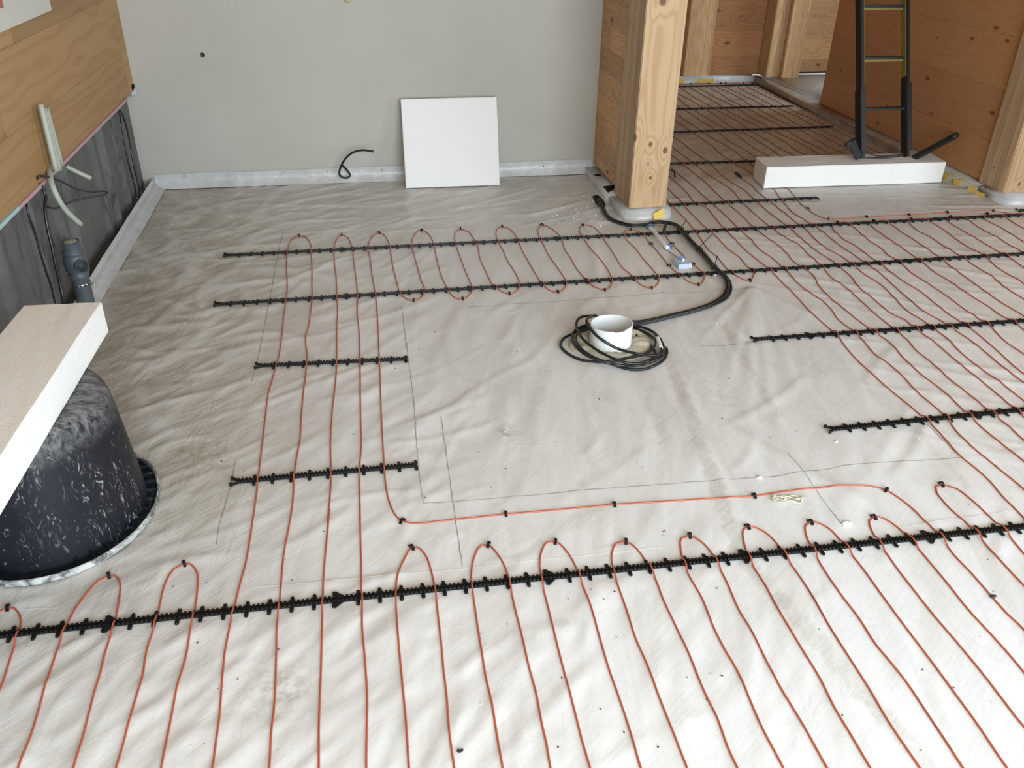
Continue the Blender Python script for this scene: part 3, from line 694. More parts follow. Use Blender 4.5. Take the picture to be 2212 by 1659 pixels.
for k in range(8):
    a = -2.2+k*.42
    hole = lathe('clamp_hole', [(0.0001, 0), (.0032, 0), (.0032, .0012), (.0001, .0012)], M_black, co, 12)
    hole.matrix_world = Matrix.Translation(((rr+.0035)*math.cos(a), (rr+.0035)*math.sin(a), zc)) @ Vector((math.cos(a), math.sin(a), 0)).to_track_quat('Z', 'Y').to_matrix().to_4x4()
tubes('clamp_lug', [[(rr+.003, -.006, zc), (rr+.022, -.012, zc-.004)]], .003, M_steel, tpipe, n=8, step=0)

# ------------------------------------------------------------------ back wall bits
loopP = []
for (q, y) in [((366, 1215), 4.645), ((362, 1180), 4.62), ((310, 1130), 4.60), ((297, 1150), 4.585), ((293, 1190), 4.58), ((320, 1214), 4.575), ((362, 1212), 4.575)]: pass
LP = [((310, 1125), 4.648), ((345, 1160), 4.62), ((368, 1200), 4.595), ((350, 1214), 4.585), ((318, 1212), 4.58), ((294, 1190), 4.575), ((303, 1140), 4.57), ((338, 1080), 4.56), ((388, 1040), 4.55), ((450, 1025), 4.54), ((530, 1034), 4.53)]
tag(tubes('black_cable', [[ony(*px('P', *q), y) for q, y in LP]], .0055, M_blackcable, n=10), 'short black cable curling out of the plaster wall near its foot', 'cable')
M_nail = plain('bright_nail', (0.7, 0.7, 0.7), .3, .1, 30, metal=.8)
for q, lb in (((398, 380), 'nearest the left corner'), ((707, 371), 'just left of the curled black cable'), ((825, 367), 'between curled cable and foam board'), ((1174, 359), 'right of the leaning foam board')):
    p_ = ony(*q, YB-.008)
    o = lathe('nail', [(.0001, 0), (.0035, .0005), (.004, .002), (.0001, .004)], M_nail, None, 12); o.location = p_; o.rotation_euler = (math.pi/2, 0, 0)
    tag(o, 'bright nail head on the back wall, '+lb, 'nail', 'nails along the film edge')
bmf = bmesh.new(); bmesh.ops.create_icosphere(bmf, subdivisions=2, radius=.014)
for v in bmf.verts: v.co *= 1+random.uniform(-.25, .25); v.co.y *= .5
o = from_bm('foam_blob', bmf, plain('yellow_foam', (0.52, 0.40, 0.17), .7, .2, 60), None, True); o.location = ony(750, 0, YB-.004); tag(o, 'small yellow foam blob on the plaster wall at the top edge', 'foam blob')

# foam board leaning on the wall
def ebox(name, c8, label, cat='foam board', seed=0, bevel=.003):
    bm = bmesh.new(); bm_hex(bm, c8)
    bmesh.ops.bevel(bm, geom=bm.edges[:], offset=bevel, segments=1, affect='EDGES')
    bmesh.ops.subdivide_edges(bm, edges=[e for e in bm.edges if e.calc_length() > .06], cuts=6, use_grid_fill=True)
    r = random.Random(seed)
    for v in bm.verts: v.co += Vector((r.uniform(-1, 1), r.uniform(-1, 1), r.uniform(-1, 1)))*.0007
    o = from_bm(name, bm, M_eps); return tag(o, label, cat)
zt = .006
bl = fl(877, 407, zt); br = fl(1080, 400, zt); tl = ony(865.5, 214, 4.603); tr = ony(1073, 209, 4.603)
th = .038; n_ = np.cross(np.array([1, 0, 0]), np.array([0, tl[1]-bl[1], tl[2]-bl[2]])); n_ /= np.linalg.norm(n_); 
if n_[1] < 0: n_ = -n_
dth = n_*th
leanb = ebox('foam_board', [bl, br, br+dth*[1, 1, 0]+[0, 0, 0], bl+dth*[1, 1, 0], tl, tr, tr+dth, tl+dth], 'square white foam board leaning against the plaster wall', seed=1)
ph_ = ony(965, 253, 0)  if False else None
t_ = .782; cpt = bl*(1-t_)+tl*t_; cpt2 = br*(1-t_)+tr*t_; cc = cpt*.53+cpt2*.47-n_*.0012
hd = lathe('nail_hole', [(.0001, 0), (.0022, 0), (.0022, .0008), (.0001, .0008)], M_hole, None, 10); hd.matrix_world = Matrix.Translation(cc) @ Vector(-n_).to_track_quat('Z', 'Y').to_matrix().to_4x4(); hd.parent = leanb

# foam block under the ladder
b0 = fl(1649, 407, .004); b1 = fl(2033, 394.5, .004); b3 = fl(1624.5, 384.5, .004)
hb = .116; bx = b1-b0; bd = np.array([.028, .205, 0])
ebox('foam_block', [b0, b1, b1+bd, b0+bd]+[p+np.array([0, 0, hb]) for p in (b0, b1, b1+bd, b0+bd)], 'long thick white foam block on the hallway floor with the ladder standing on it', 'foam block', seed=2)

# ------------------------------------------------------------------ tub with the foam plank on it
TC = (-.823, 1.878); TH = .345
def build_tub_mat():
    m, nt, N, L, p = new_mat('scratched_black_tub')
    v = objco(nt)
    sc1 = ramp(nt, noise(nt, objco(nt, (48, 48, 16)), 1.0, 6, .80, 2.5), .56, .66)
    sc2 = ramp(nt, noise(nt, objco(nt, (9, 9, 5)), 1.0, 4, .6, 1), .46, .60)
    sp = nt.nodes.new('ShaderNodeSeparateXYZ'); L.new(v, sp.inputs[0])
    topd = math_(nt, 'MULTIPLY', ramp(nt, sp.outputs[2], .26, .35), ramp(nt, noise(nt, objco(nt, (16, 34, 20)), 1.0, 8, .78, 1.6), .40, .60))
    f = math_(nt, 'MAXIMUM', math_(nt, 'MULTIPLY', sc1, sc2), math_(nt, 'MULTIPLY', topd, .75))
    splash = ramp(nt, noise(nt, objco(nt, (1, 1, .6)), 46, 4, .7, .6), .66, .70)
    f = math_(nt, 'MAXIMUM', f, math_(nt, 'MULTIPLY', splash, .7))
    L.new(mix(nt, f, (0.008, 0.010, 0.015), (0.34, 0.34, 0.33)), p.inputs['Base Color']); p.inputs['Specular IOR Level'].default_value = .3
    L.new(math_(nt, 'ADD', math_(nt, 'MULTIPLY', f, .35), .48), p.inputs['Roughness'])
    bump(nt, p, f, .15, .001)
    return m
def build_rim_mat():
    m, nt, N, L, p = new_mat('mortar_crusted_rim')
    f = ramp(nt, noise(nt, objco(nt), 26, 6, .7, .8), .42, .58)
    L.new(mix(nt, f, (0.10, 0.11, 0.11), (0.52, 0.53, 0.52)), p.inputs['Base Color']); p.inputs['Roughness'].default_value = .8
    bump(nt, p, f, .5, .003); return m
tt = thing('mortar_tub', 'black plaster-smeared mortar tub turned upside down on the left', 'tub', (TC[0], TC[1], 0))
SX, SY = .242, .272
kx = [(.86, .012), (.855, .03), (.84, .08), (.80, .19), (.765, .28), (.75, .31), (.725, .330), (.68, .341), (.60, TH), (.3, TH), (.01, TH)]
V = []; F = []; n = 64
for (r_, z_) in kx:
    for j in range(n):
        a = 2*math.pi*j/n
        V.append((SX*r_*math.cos(a)*(1+.02*math.cos(4*a)), SY*r_*math.sin(a), z_))
for i in range(len(kx)-1):
    for j in range(n): F.append((i*n+j, i*n+(j+1) % n, (i+1)*n+(j+1) % n, (i+1)*n+j))
M_tub = build_tub_mat(); M_rim = build_rim_mat()
mesh_obj('tub_wall', V, F, M_tub, tt, True)
V = []; F = []; r = np.random.default_rng(3); wob = np.interp(np.arange(96), np.arange(0, 101, 5), r.uniform(-1, 1, 21)); wob[-6:] *= 0
pr_ = [(.972, .006), (.99, .003), (1.0, .008), (1.003, .019), (.990, .024), (.976, .021), (.970, .012)]
lathe('rim_channel', [(.80, .010), (.97, .008), (.97, .015), (.90, .014), (.80, .016)], M_tub, tt, 64, (0, 0, 0), SX, SY)
for (q_, z_) in pr_:
    for j in range(96):
        a = 2*math.pi*j/96; e = 1+.008*wob[j]*(q_ > .95)
        V.append((SX*q_*e*math.cos(a), SY*q_*e*math.sin(a), z_+.002*wob[j]*(q_ > .95)+.0005))
for i in range(len(pr_)-1):
    for j in range(96): F.append((i*96+j, i*96+(j+1) % 96, (i+1)*96+(j+1) % 96, (i+1)*96+j))
mesh_obj('tub_rim', V, F, M_rim, tt, True)
for j in list(range(-7, 6)):
    bm = bmesh.new(); a = 2*math.pi*j/40; c, s = math.cos(a), math.sin(a); nx_, ny_ = -s*.0015, c*.0015
    p0 = np.array([SX*.86*c, SY*.86*s, 0]); p1 = np.array([SX*.965*c, SY*.965*s, 0]); t2 = np.array([nx_, ny_, 0])
    z = lambda h: np.array([0, 0, h])
    bm_hex(bm, [p0-t2+z(.016), p1-t2+z(.016), p1+t2+z(.016), p0+t2+z(.016), p0-t2+z(.028), p1-t2+z(.024), p1+t2+z(.024), p0+t2+z(.028)])
    from_bm('rim_rib', bm, M_tub, tt)

T = .436
a_, b_ = fl(50, 659, T), fl(219.5, 651.5, T); dlen = fl(0, 990, T)-b_; dlen /= np.linalg.norm(dlen)
zb = T-.090; nr = fl(8, 1117, zb); L_ = (nr-fl(236, 715, zb))@dlen
c_ = b_+dlen*L_; d_ = a_+dlen*L_; dz = np.array([0, 0, -.089])
ebox('foam_plank', [a_+dz, d_+dz, c_+dz, b_+dz, a_, d_, c_, b_], 'long white foam plank laid across the upturned black tub', 'foam plank', seed=3)

# ------------------------------------------------------------------ rails
TABV = []
def tab_mesh():
    bm = bmesh.new()
    for s in (-1, 1):
        n = 8; pts = [(-.0046, s*.006), (.0046, s*.006), (.0046, s*.0195)]+[(.0046*math.cos(a), s*(.0195+.0046*math.sin(a))) for a in np.linspace(.3, math.pi-.3, 6)]+[(-.0046, s*.0195)]
        lo = [bm.verts.new((x, y, 0)) for x, y in pts]; hi = [bm.verts.new((x*.92, y, .0028)) for x, y in pts]
        bm.faces.new(lo); bm.faces.new(hi)
        for i in range(len(pts)): bm.faces.new((lo[i], lo[(i+1) % len(pts)], hi[(i+1) % len(pts)], hi[i]))
        # the round hole boss in the ear
        for k in range(1):
            c = bmesh.ops.create_cone(bm, cap_ends=True, segments=10, radius1=.0024, radius2=.0018, depth=.0012, matrix=Matrix.Translation((0, s*.0202, .0033)))
    me = bpy.data.meshes.new('fixing_tab'); bmesh.ops.recalc_face_normals(bm, faces=bm.faces[:]); bm.to_mesh(me); bm.free(); me.materials.append(M_black); return me
def joint_mesh():
    bm = bmesh.new()
    for s in (-1, 1):
        pts = [(-.0075, s*.006), (-.0090, s*.0225), (-.001, s*.0245), (.0190, s*.006)]
        lo = [bm.verts.new((x, y, 0)) for x, y in pts]; hi = [bm.verts.new((x, y, .0045)) for x, y in pts]
        bm.faces.new(lo); bm.faces.new(hi)
        for i in range(4): bm.faces.new((lo[i], lo[(i+1) % 4], hi[(i+1) % 4], hi[i]))
    me = bpy.data.meshes.new('joint_plate'); bmesh.ops.recalc_face_normals(bm, faces=bm.faces[:]); bm.to_mesh(me); bm.free(); me.materials.append(M_black); return me
def claw_mesh():
    bm = bmesh.new()
    for s in (-1, 1):
        bm_hex(bm, [(.004, s*.003, 0), (.004, s*.008, 0), (-.012, s*.0165, 0), (-.014, s*.0115, 0), (.004, s*.003, .006), (.004, s*.008, .006), (-.012, s*.0165, .006), (-.014, s*.0115, .006)])
        bmesh.ops.create_cone(bm, cap_ends=True, segments=12, radius1=.0045, radius2=.0042, depth=.009, matrix=Matrix.Translation((-.014, s*.0145, .0045)))
    me = bpy.data.meshes.new('end_claw'); bmesh.ops.recalc_face_normals(bm, faces=bm.faces[:]); bm.to_mesh(me); bm.free(); me.materials.append(M_black); return me
ME_TAB, ME_JOINT, ME_CLAW = tab_mesh(), joint_mesh(), claw_mesh()
def rail(p0, p1, reft, label, claw=True, joint=None, endtab=False, zbase=.0035):
    """p0,p1 floor points; reft a floor point on a tab, joint a floor point on an arrow joint"""
    p0 = np.array(p0[:2]); p1 = np.array(p1[:2]); L_ = np.linalg.norm(p1-p0); ang = math.atan2(p1[1]-p0[1], p1[0]-p0[0]); u = (p1-p0)/L_
    t = thing('cable_rail', label, 'cable rail', (p0[0], p0[1], zbase), ang, 'black toothed cable rails')
    bm = bmesh.new(); hw = .0080
    bm_box(bm, 0, L_, -hw, hw, 0, .0030)
    bm_box(bm, 0, L_, -.0012, .0012, .003, .0048)
    nt = int(L_/.00978); 
    for i in range(nt):
        x = i*.00978+.0012
        for s in (-1, 1):
            y0, y1 = sorted((s*.0032, s*hw)); bm_hex(bm, [(x, y0, .003), (x+.0072, y0, .003), (x+.0072, y1, .003), (x, y1, .003), (x+.0008, y0+.0006, .0078), (x+.0060, y0+.0006, .0078), (x+.0060, y1-.0004, .0078), (x+.0008, y1-.0004, .0078)])
            if i % 2 == 0:
                pass
    from_bm('rail_body', bm, M_black, t)
    pitch = .0489; s0 = (np.array(reft[:2])-p0)@u; sj = None if joint is None else (np.array(joint[:2])-p0)@u
    k = -int(s0/pitch)-1; n = 0
    while True:
        s = s0+k*pitch; k += 1
        if s < .012: continue
        if s > L_-.004: break
        isj = sj is not None and abs(((s-sj)/.489+.5) % 1-.5)*.489 < .02
        me = ME_JOINT if isj else ME_TAB
        o = bpy.data.objects.new('joint_plate' if isj else 'fixing_tab', me); COL.objects.link(o); o.parent = t; o.location = (s, 0, 0); n += 1
        if n > 97: break
    if claw: o = bpy.data.objects.new('end_claw', ME_CLAW); COL.objects.link(o); o.parent = t
    if endtab: o = bpy.data.objects.new('fixing_tab', ME_TAB); COL.objects.link(o); o.parent = t; o.location = (L_-.003, 0, 0)
    return t
def ext(a, b, xe):   # extend a picture-measured rail past the frame
    p_, q_ = fl(*a, .006), fl(*b, .006); s = (xe-p_[0])/(q_[0]-p_[0]); return p_, p_+(q_-p_)*s
P0, P1 = ext((492, 551), (2212, 464), 4.35)
rail(P0, P1, fl(*px('J', 263, 335)), 'black cable rail, farthest of the two long ones crossing the room', joint=fl(*px('J', 1015, 300)))
P0, P1 = ext((472, 657), (2212, 548), 4.10)
rail(P0, P1, fl(*px('J', 296, 680)), 'black cable rail, second long one from the back wall, with cable loops along it', joint=fl(*px('J', 1045, 636)))
P0, P1 = ext((562, 790), (879, 775), fl(879, 775)[0])
rail(P0, P1, fl(*px('J', 510, 1145)), 'short black cable rail on the left, farther of the two short ones', endtab=True)
P0, P1 = ext((512, 1040), (901, 1004), fl(901, 1004)[0])
rail(P0, P1, fl(*px('H', 318, 425)), 'short black cable rail on the left, nearer of the two short ones', endtab=True)
P0, P1 = ext((1634, 733), (2212, 693), 3.6)
rail(P0, P1, fl(*px('G', 564, 90)), 'black cable rail starting right of the coiled cables', joint=fl(*px('G', 735, 75)))
P0, P1 = ext((1797, 927), (2212, 885), 3.0)
rail(P0, P1, fl(*px('G', 992, 705)), 'black cable rail starting at mid right, in front of the other right-hand one', joint=fl(*px('G', 1885, 610)))
P0, P1 = ext((727, 1295), (2000, 1160), 2.3); pL = P0+(P0-P1)/np.linalg.norm(P1-P0)*.92
rail(pL, P1, fl(727, 1294), 'big black cable rail in the foreground crossing the whole picture', joint=fl(727, 1294), claw=False)
P0, P1 = fl(1440, 443, .006), fl(1768, 427, .006)
rail(P0, P1, fl(1500, 440), 'black cable rail right beside the foot of the near post', claw=False)
P0 = fl(1450, 353, .006); rail(P0-[.2, 0, 0], P0+[.75, -.02, 0], P0, 'black cable rail ending behind the foam block in the hallway', claw=False)
P0, P1 = fl(1457, 286, .006), fl(1800, 273.5, .006); rail(P0-[.4, 0, 0], P1, P0, 'black cable rail in mid hallway, third from the far end', claw=False)
P0, P1 = fl(1463, 236, .006), fl(1714, 229, .006); rail(P0-[.6, 0, 0], P1, P0, 'black cable rail in the hallway, second from the far end', claw=False)
P0, P1 = fl(1467, 187, .006), fl(1634, 183, .006); rail(P0-[.8, 0, 0], P1, P0, 'black cable rail at the far end of the hallway', claw=False)
P0 = fl(1740, 178); rail(P0, P0+[1.0, 0, 0], P0+[.02, 0, 0], 'black cable rail on the floor of the side room')
P0 = fl(2203, 457); rail(P0, P0+[.9, .01, 0], P0+[.02, 0, 0], 'black cable rail whose tip enters at the right picture edge')

# ------------------------------------------------------------------ heating cable
ROWS = [(3.645, .0162), (3.128, .0125), (2.597, -.0), (1.952, 0), (1.455, 0)]
def zrail(x, y):
    best = 0.0
    for (p_, q_) in RSEG:
        if x < p_[0]-.01: continue
        if q_[1] < 2.7 and q_[1] > 1.9 and q_[0] < .5 and x > q_[0]+.01: continue
        if x > q_[0]+.01 and 3.9 < q_[1]: continue
        yy = p_[1]+(x-p_[0])*(q_[1]-p_[1])/(q_[0]-p_[0]); best = max(best, math.exp(-((y-yy)/.020)**4))
    return best
RC = .0021
def lay(pts, step=.013):
    P = smooth_path([(q[0], q[1], 0) for q in pts], step)
    z = np.array([hat(a, b)+RC-.0002 for a, b, _ in P]); k = np.array([zrail(a, b) for a, b, _ in P])
    ker = np.exp(-(np.arange(-4, 5)/2.2)**2); ker /= ker.sum()
    z = np.maximum(z, np.convolve(np.pad(z, 4, 'edge'), ker, 'valid'))
    P[:, 2] = z*(1-k)+np.maximum(z, .0132)*k
    return P
def loop_end(a, b, y=.38):
    """the part of a loop nearer than the picture's lower edge"""
    (ax, ay), (bx, by) = a, b; m = (ax+bx)/2; r_ = abs(bx-ax)/2
    return [(ax+(m-ax)*.05, (ay+y)/2+.05), (ax+(m-ax)*.12, y+r_), (m, y), (bx+(m-bx)*.12, y+r_), (bx+(m-bx)*.05, (by+y)/2+.05)]
A = {}
A['ar'] = [(-1.02, 1.42)]+xy('A', (0, 612), (48, 590), (85, 595), (120, 640), (122, 700), (105, 760), (88, 820), (50, 930), (0, 1075))+[(-.80, .95)]
A['bl'] = xy('A', (115, 1546), (180, 1370), (235, 1180), (270, 1060), (340, 850), (385, 735), (440, 615), (510, 510), (590, 425), (650, 397), (685, 395), (718, 440), (712, 540), (690, 665), (670, 740), (625, 870), (600, 980), (565, 1090), (530, 1230), (490, 1380), (440, 1546))
A['cl'] = xy('A', (695, 1546), (745, 1370), (805, 1160), (850, 1010), (880, 830), (930, 680), (950, 590), (985, 450), (1040, 360), (1100, 327), (1135, 328), (1178, 380), (1180, 470), (1160, 620), (1140, 720), (1110, 880), (1060, 1060), (1025, 1230), (995, 1380), (965, 1546))
A['d'] = xy('A', (1270, 1546), (1290, 1400), (1310, 1250), (1330, 1000), (1345, 850), (1375, 700), (1400, 590), (1430, 460), (1470, 310), (1500, 130), (1520, 0))+xy('H', (345, 390), (370, 180), (390, 0))+xy('J', (470, 1340), (500, 1230), (530, 1130), (555, 1010), (570, 900), (580, 780), (595, 680), (605, 600), (605, 520), (600, 430), (605, 330), (620, 260), (650, 215), (690, 198), (720, 202), (755, 225), (778, 270), (780, 340), (785, 440), (785, 560), (785, 660), (775, 740), (760, 850), (740, 920), (740, 990), (750, 1060), (747, 1130), (735, 1240), (722, 1340))+xy('H', (635, 0), (625, 170), (605, 270), (588, 390), (575, 600), (545, 780), (515, 940))+xy('A', (1670, 560), (1655, 700), (1650, 900), (1640, 1150), (1620, 1350), (1610, 1546))
A['e'] = xy('A', (1905, 1546), (1905, 1350), (1910, 1150), (1920, 900), (1925, 700), (1928, 540), (1935, 370), (1950, 200), (1970, 0))+xy('H', (815, 730), (835, 500), (838, 380), (835, 200), (843, 0))+xy('J', (960, 1200), (965, 1000), (965, 850), (970, 750), (965, 640), (960, 500), (948, 400), (945, 300), (960, 230), (1000, 195), (1035, 205), (1060, 240), (1078, 290), (1085, 370), (1100, 480), (1115, 630), (1112, 760), (1125, 880), (1130, 1050), (1133, 1150))+xy('H', (1040, 0), (1045, 200), (1032, 370), (1035, 600), (1040, 850), (1045, 1000), (1048, 1220))+xy('B', (90, 520), (90, 700), (105, 880), (110, 950), (120, 1100), (118, 1300), (115, 1546))
A['L1'] = xy('B', (370, 1546), (350, 1250), (330, 1040), (315, 880), (300, 700), (292, 560), (293, 450), (310, 370), (345, 290), (385, 230), (420, 228), (465, 270), (500, 360), (525, 480), (545, 650), (565, 830), (575, 950), (595, 1120), (610, 1330), (640, 1546))
A['L2'] = xy('B', (930, 1546), (900, 1380), (865, 1170), (830, 1010), (805, 860), (780, 700), (760, 560), (742, 440), (745, 350), (765, 270), (800, 215), (845, 213), (900, 270), (945, 350), (970, 440), (1000, 580), (1040, 740), (1080, 920), (1130, 1100), (1160, 1270), (1190, 1400), (1215, 1546))
A['L3'] = xy('B', (1450, 1546), (1400, 1370), (1365, 1230), (1320, 1060), (1275, 890), (1240, 750), (1200, 580), (1165, 440), (1150, 340), (1160, 260), (1195, 200), (1245, 195), (1310, 250), (1365, 340), (1400, 440), (1460, 600), (1510, 770), (1560, 940), (1620, 1110), (1680, 1290), (1755, 1546))
A['L4'] = xy('B', (2030, 1546), (1930, 1290), (1860, 1110), (1790, 920), (1720, 760), (1670, 600), (1610, 440), (1582, 330), (1583, 260), (1610, 205), (1665, 193), (1730, 240), (1790, 320), (1840, 410), (1890, 540), (1960, 690), (2040, 860), (2130, 1080), (2212, 1250))+xy('C', (310, 1550), (360, 1659))
A['L5'] = xy('C', (610, 1659), (500, 1450), (430, 1290), (360, 1130), (290, 1010), (230, 890), (170, 740), (100, 620), (65, 530), (52, 460), (55, 410), (100, 395), (160, 430), (210, 480), (245, 540), (300, 640), (370, 800), (440, 920), (520, 1080), (600, 1230), (710, 1410), (850, 1659))
A['L6'] = xy('C', (1085, 1659), (980, 1480), (890, 1330), (810, 1170), (730, 1040), (650, 910), (580, 790), (510, 660), (440, 550), (410, 480), (393, 410), (395, 360), (440, 345), (510, 375), (570, 430), (610, 490), (680, 590), (760, 710), (850, 870), (920, 980), (1010, 1120), (1080, 1230), (1180, 1400), (1355, 1659))
A['L7'] = xy('C', (1590, 1659), (1500, 1520), (1400, 1370), (1300, 1220), (1200, 1090), (1110, 980), (1020, 840), (920, 710), (820, 560), (765, 460), (735, 390), (735, 335), (785, 320), (850, 350), (920, 420), (960, 470), (1040, 570), (1140, 710), (1240, 850), (1340, 980), (1440, 1110), (1550, 1260), (1660, 1410), (1830, 1659))
A['L8'] = xy('C', (2150, 1659), (1918, 1430), (1800, 1280), (1700, 1150), (1560, 980), (1440, 840), (1310, 680), (1210, 550), (1120, 420), (1085, 350), (1080, 310), (1130, 292), (1200, 325), (1260, 375), (1310, 425), (1400, 530), (1500, 650), (1620, 800), (1740, 930), (1830, 1030), (1918, 1135), (2330, 1659))
A['corner'] = xy('C', (2480, 1659), (1918, 905), (1830, 820), (1740, 720), (1640, 605), (1540, 500), (1460, 395), (1380, 315), (1310, 245), (1240, 190), (1170, 148), (1100, 130), (1000, 125), (800, 138), (600, 155), (450, 180))+xy('F', (1480, 1080), (1327, 1090), (1200, 1101))+xy('H', (2030, 665), (1700, 700), (1500, 725), (1400, 730), (1325, 715), (1280, 680), (1245, 610), (1220, 520), (1205, 400), (1200, 320), (1190, 150), (1182, 0))+xy('J', (1275, 1150), (1268, 1000), (1265, 900), (1252, 700), (1240, 600), (1220, 480), (1205, 360), (1190, 290), (1205, 230), (1240, 190), (1270, 180), (1310, 200), (1340, 245), (1355, 320), (1370, 420), (1390, 500), (1405, 560), (1425, 620), (1470, 655), (1520, 668), (1570, 650), (1598, 610), (1600, 580), (1575, 520), (1550, 430), (1525, 340), (1508, 270), (1520, 200), (1560, 160), (1600, 165), (1650, 215), (1668, 280), (1690, 370), (1715, 470), (1755, 560), (1790, 620), (1840, 655), (1875, 657), (1925, 625), (1945, 580), (1920, 510), (1890, 440), (1850, 330), (1820, 240), (1825, 170), (1860, 148), (1910, 165))+xy('D', (0, 315), (40, 370), (65, 420), (80, 500), (120, 590), (160, 670), (200, 710), (280, 742), (325, 725), (345, 690), (345, 650), (310, 580), (270, 520), (235, 440), (205, 390), (188, 330), (200, 295), (230, 283), (275, 295), (320, 340), (345, 390), (365, 440), (410, 520), (450, 590), (500, 665), (550, 715), (610, 730), (655, 705), (668, 660), (640, 610), (600, 550), (550, 480), (510, 400), (480, 340), (475, 300), (510, 270), (555, 290), (610, 330), (640, 380), (660, 440), (700, 500), (740, 570), (800, 640), (860, 695), (930, 718), (970, 690), (980, 650), (965, 600), (910, 520), (850, 460), (810, 400), (770, 340), (757, 300), (780, 275), (840, 285), (900, 330), (940, 390), (1000, 480), (1050, 560), (1110, 610), (1180, 680), (1250, 705), (1290, 680), (1298, 630), (1270, 590), (1200, 510), (1140, 430), (1080, 370), (1060, 330), (1090, 305), (1150, 310), (1190, 335), (1240, 395), (1290, 450), (1330, 500), (1370, 550), (1430, 600), (1500, 655), (1570, 680), (1605, 650), (1605, 610), (1560, 560), (1520, 530), (1470, 480), (1420, 430), (1390, 400), (1360, 365), (1335, 325))
seq = ['ar', 'bl', 'cl', 'd', 'e', 'L1', 'L2', 'L3', 'L4', 'L5', 'L6', 'L7', 'L8', 'corner']
full = list(A['ar'])
for a, b in zip(seq[:-1], seq[1:]): full += loop_end(full[-1], A[b][0])+A[b]
PA = lay(full)
VA, FA = tube_data(PA, RC, 8)
tag(mesh_obj('heating_cable', VA, FA, M_orange, None, True), 'orange heating cable looping over the near floor and zigzagging below the plaster wall', 'heating cable')
# second cable: right side and hallway
KX = [1.575, 1.63, 1.71, 1.79, 1.87, 1.955, 2.045, 2.11, 2.18]
up_hall = []
for k in range(23):
    x = 1.55+.083*k
    up_hall.append(x)
def wob_line(x, y0, y1, k, st=.16):
    ys = np.arange(y0, y1, st); return [(x+.010*math.sin(ys[i]*5.3+k*2.1)+.006*math.sin(ys[i]*11+k), ys[i]) for i in range(len(ys))]
B = []
top_y = [7.03, 7.05]
hallL = {}
for k in range(9): hallL[k] = KX[k]
chain = []
S0 = xy('D', (1920, 652), (1870, 640), (1790, 590), (1740, 540), (1700, 490), (1640, 440), (1590, 370), (1545, 310), (1490, 240), (1430, 180), (1380, 130))
S1 = xy('D', (1920, 652), (1945, 620), (1940, 580), (1900, 550), (1850, 490), (1780, 440), (1720, 380), (1660, 320), (1600, 270), (1550, 220), (1500, 170), (1460, 120), (1400, 60), (1360, 20))
LOW = {
 2: xy('E', (150, 190), (210, 250), (242, 310), (300, 370), (370, 430), (430, 490), (465, 550), (530, 610), (600, 680), (680, 760), (760, 860), (850, 950), (925, 1015))+xy('G', (930, 70), (1000, 160), (1080, 250), (1180, 340), (1300, 450), (1400, 530), (1480, 600), (1540, 645), (1640, 750), (1780, 900), (1880, 980), (1980, 1070), (2080, 1190), (2160, 1270), (2300, 1410)),
}
def strand(*segs):
    out = []
    for f, pts in segs: out += xy(f, *pts)
    return out
LOW[2] = strand(('E', [(40, 150), (110, 230), (170, 300), (242, 370), (300, 430), (370, 490), (440, 545), (470, 570), (530, 630), (600, 700), (680, 780), (760, 870), (850, 950), (925, 1010)]), ('G', [(1000, 160), (1080, 250), (1180, 345), (1300, 450), (1400, 530), (1480, 600), (1540, 650), (1640, 750), (1780, 900), (1880, 980), (1980, 1070), (2080, 1190), (2212, 1320), (2400, 1520)]))
LOW[3] = strand(('E', [(160, 190), (230, 260), (285, 315), (350, 370), (400, 430), (500, 500), (560, 555), (590, 580), (650, 650), (760, 740), (840, 790), (900, 850), (950, 920), (1060, 1005)]), ('G', [(1130, 130), (1200, 210), (1300, 280), (1400, 370), (1480, 460), (1560, 530), (1675, 630), (1760, 740), (1870, 850), (1960, 920), (2060, 1000), (2212, 1125), (2420, 1330)]))
LOW[4] = strand(('E', [(270, 190), (330, 250), (395, 310), (460, 360), (530, 405), (590, 460), (640, 520), (700, 560), (770, 610), (810, 680), (880, 760), (980, 840), (1080, 920), (1190, 1000)]), ('G', [(1290, 120), (1400, 240), (1520, 350), (1640, 440), (1740, 530), (1830, 615), (1920, 700), (2040, 800), (2212, 940), (2420, 1120)]))
LOW[5] = strand(('E', [(370, 190), (440, 250), (510, 305), (580, 355), (680, 410), (740, 470), (830, 550), (900, 630), (1000, 700), (1090, 780), (1200, 880), (1340, 990)]), ('G', [(1420, 110), (1480, 180), (1580, 260), (1700, 370), (1840, 480), (1990, 605), (2100, 690), (2212, 790), (2420, 960)]))
LOW[6] = strand(('E', [(480, 190), (560, 250), (625, 300), (700, 370), (800, 450), (880, 500), (945, 550), (1030, 620), (1090, 700), (1180, 770), (1300, 870), (1400, 920), (1480, 985)]), ('G', [(1600, 120), (1740, 240), (1860, 340), (2000, 450), (2160, 590), (2400, 780)]))
LOW[7] = strand(('E', [(580, 190), (660, 255), (718, 295), (790, 370), (880, 440), (960, 480), (1045, 545), (1130, 610), (1240, 680), (1330, 770), (1420, 860), (1520, 920), (1600, 980)]), ('G', [(1680, 90), (1780, 190), (1900, 290), (2040, 390), (2212, 520), (2420, 680)]))
LOW[8] = strand(('E', [(640, 190), (720, 240), (802, 290), (880, 350), (970, 420), (1060, 480), (1145, 540), (1230, 600), (1330, 690), (1420, 770), (1530, 860), (1640, 920), (1730, 980)]), ('G', [(1820, 90), (1950, 190), (2080, 300), (2212, 400), (2420, 560)]))
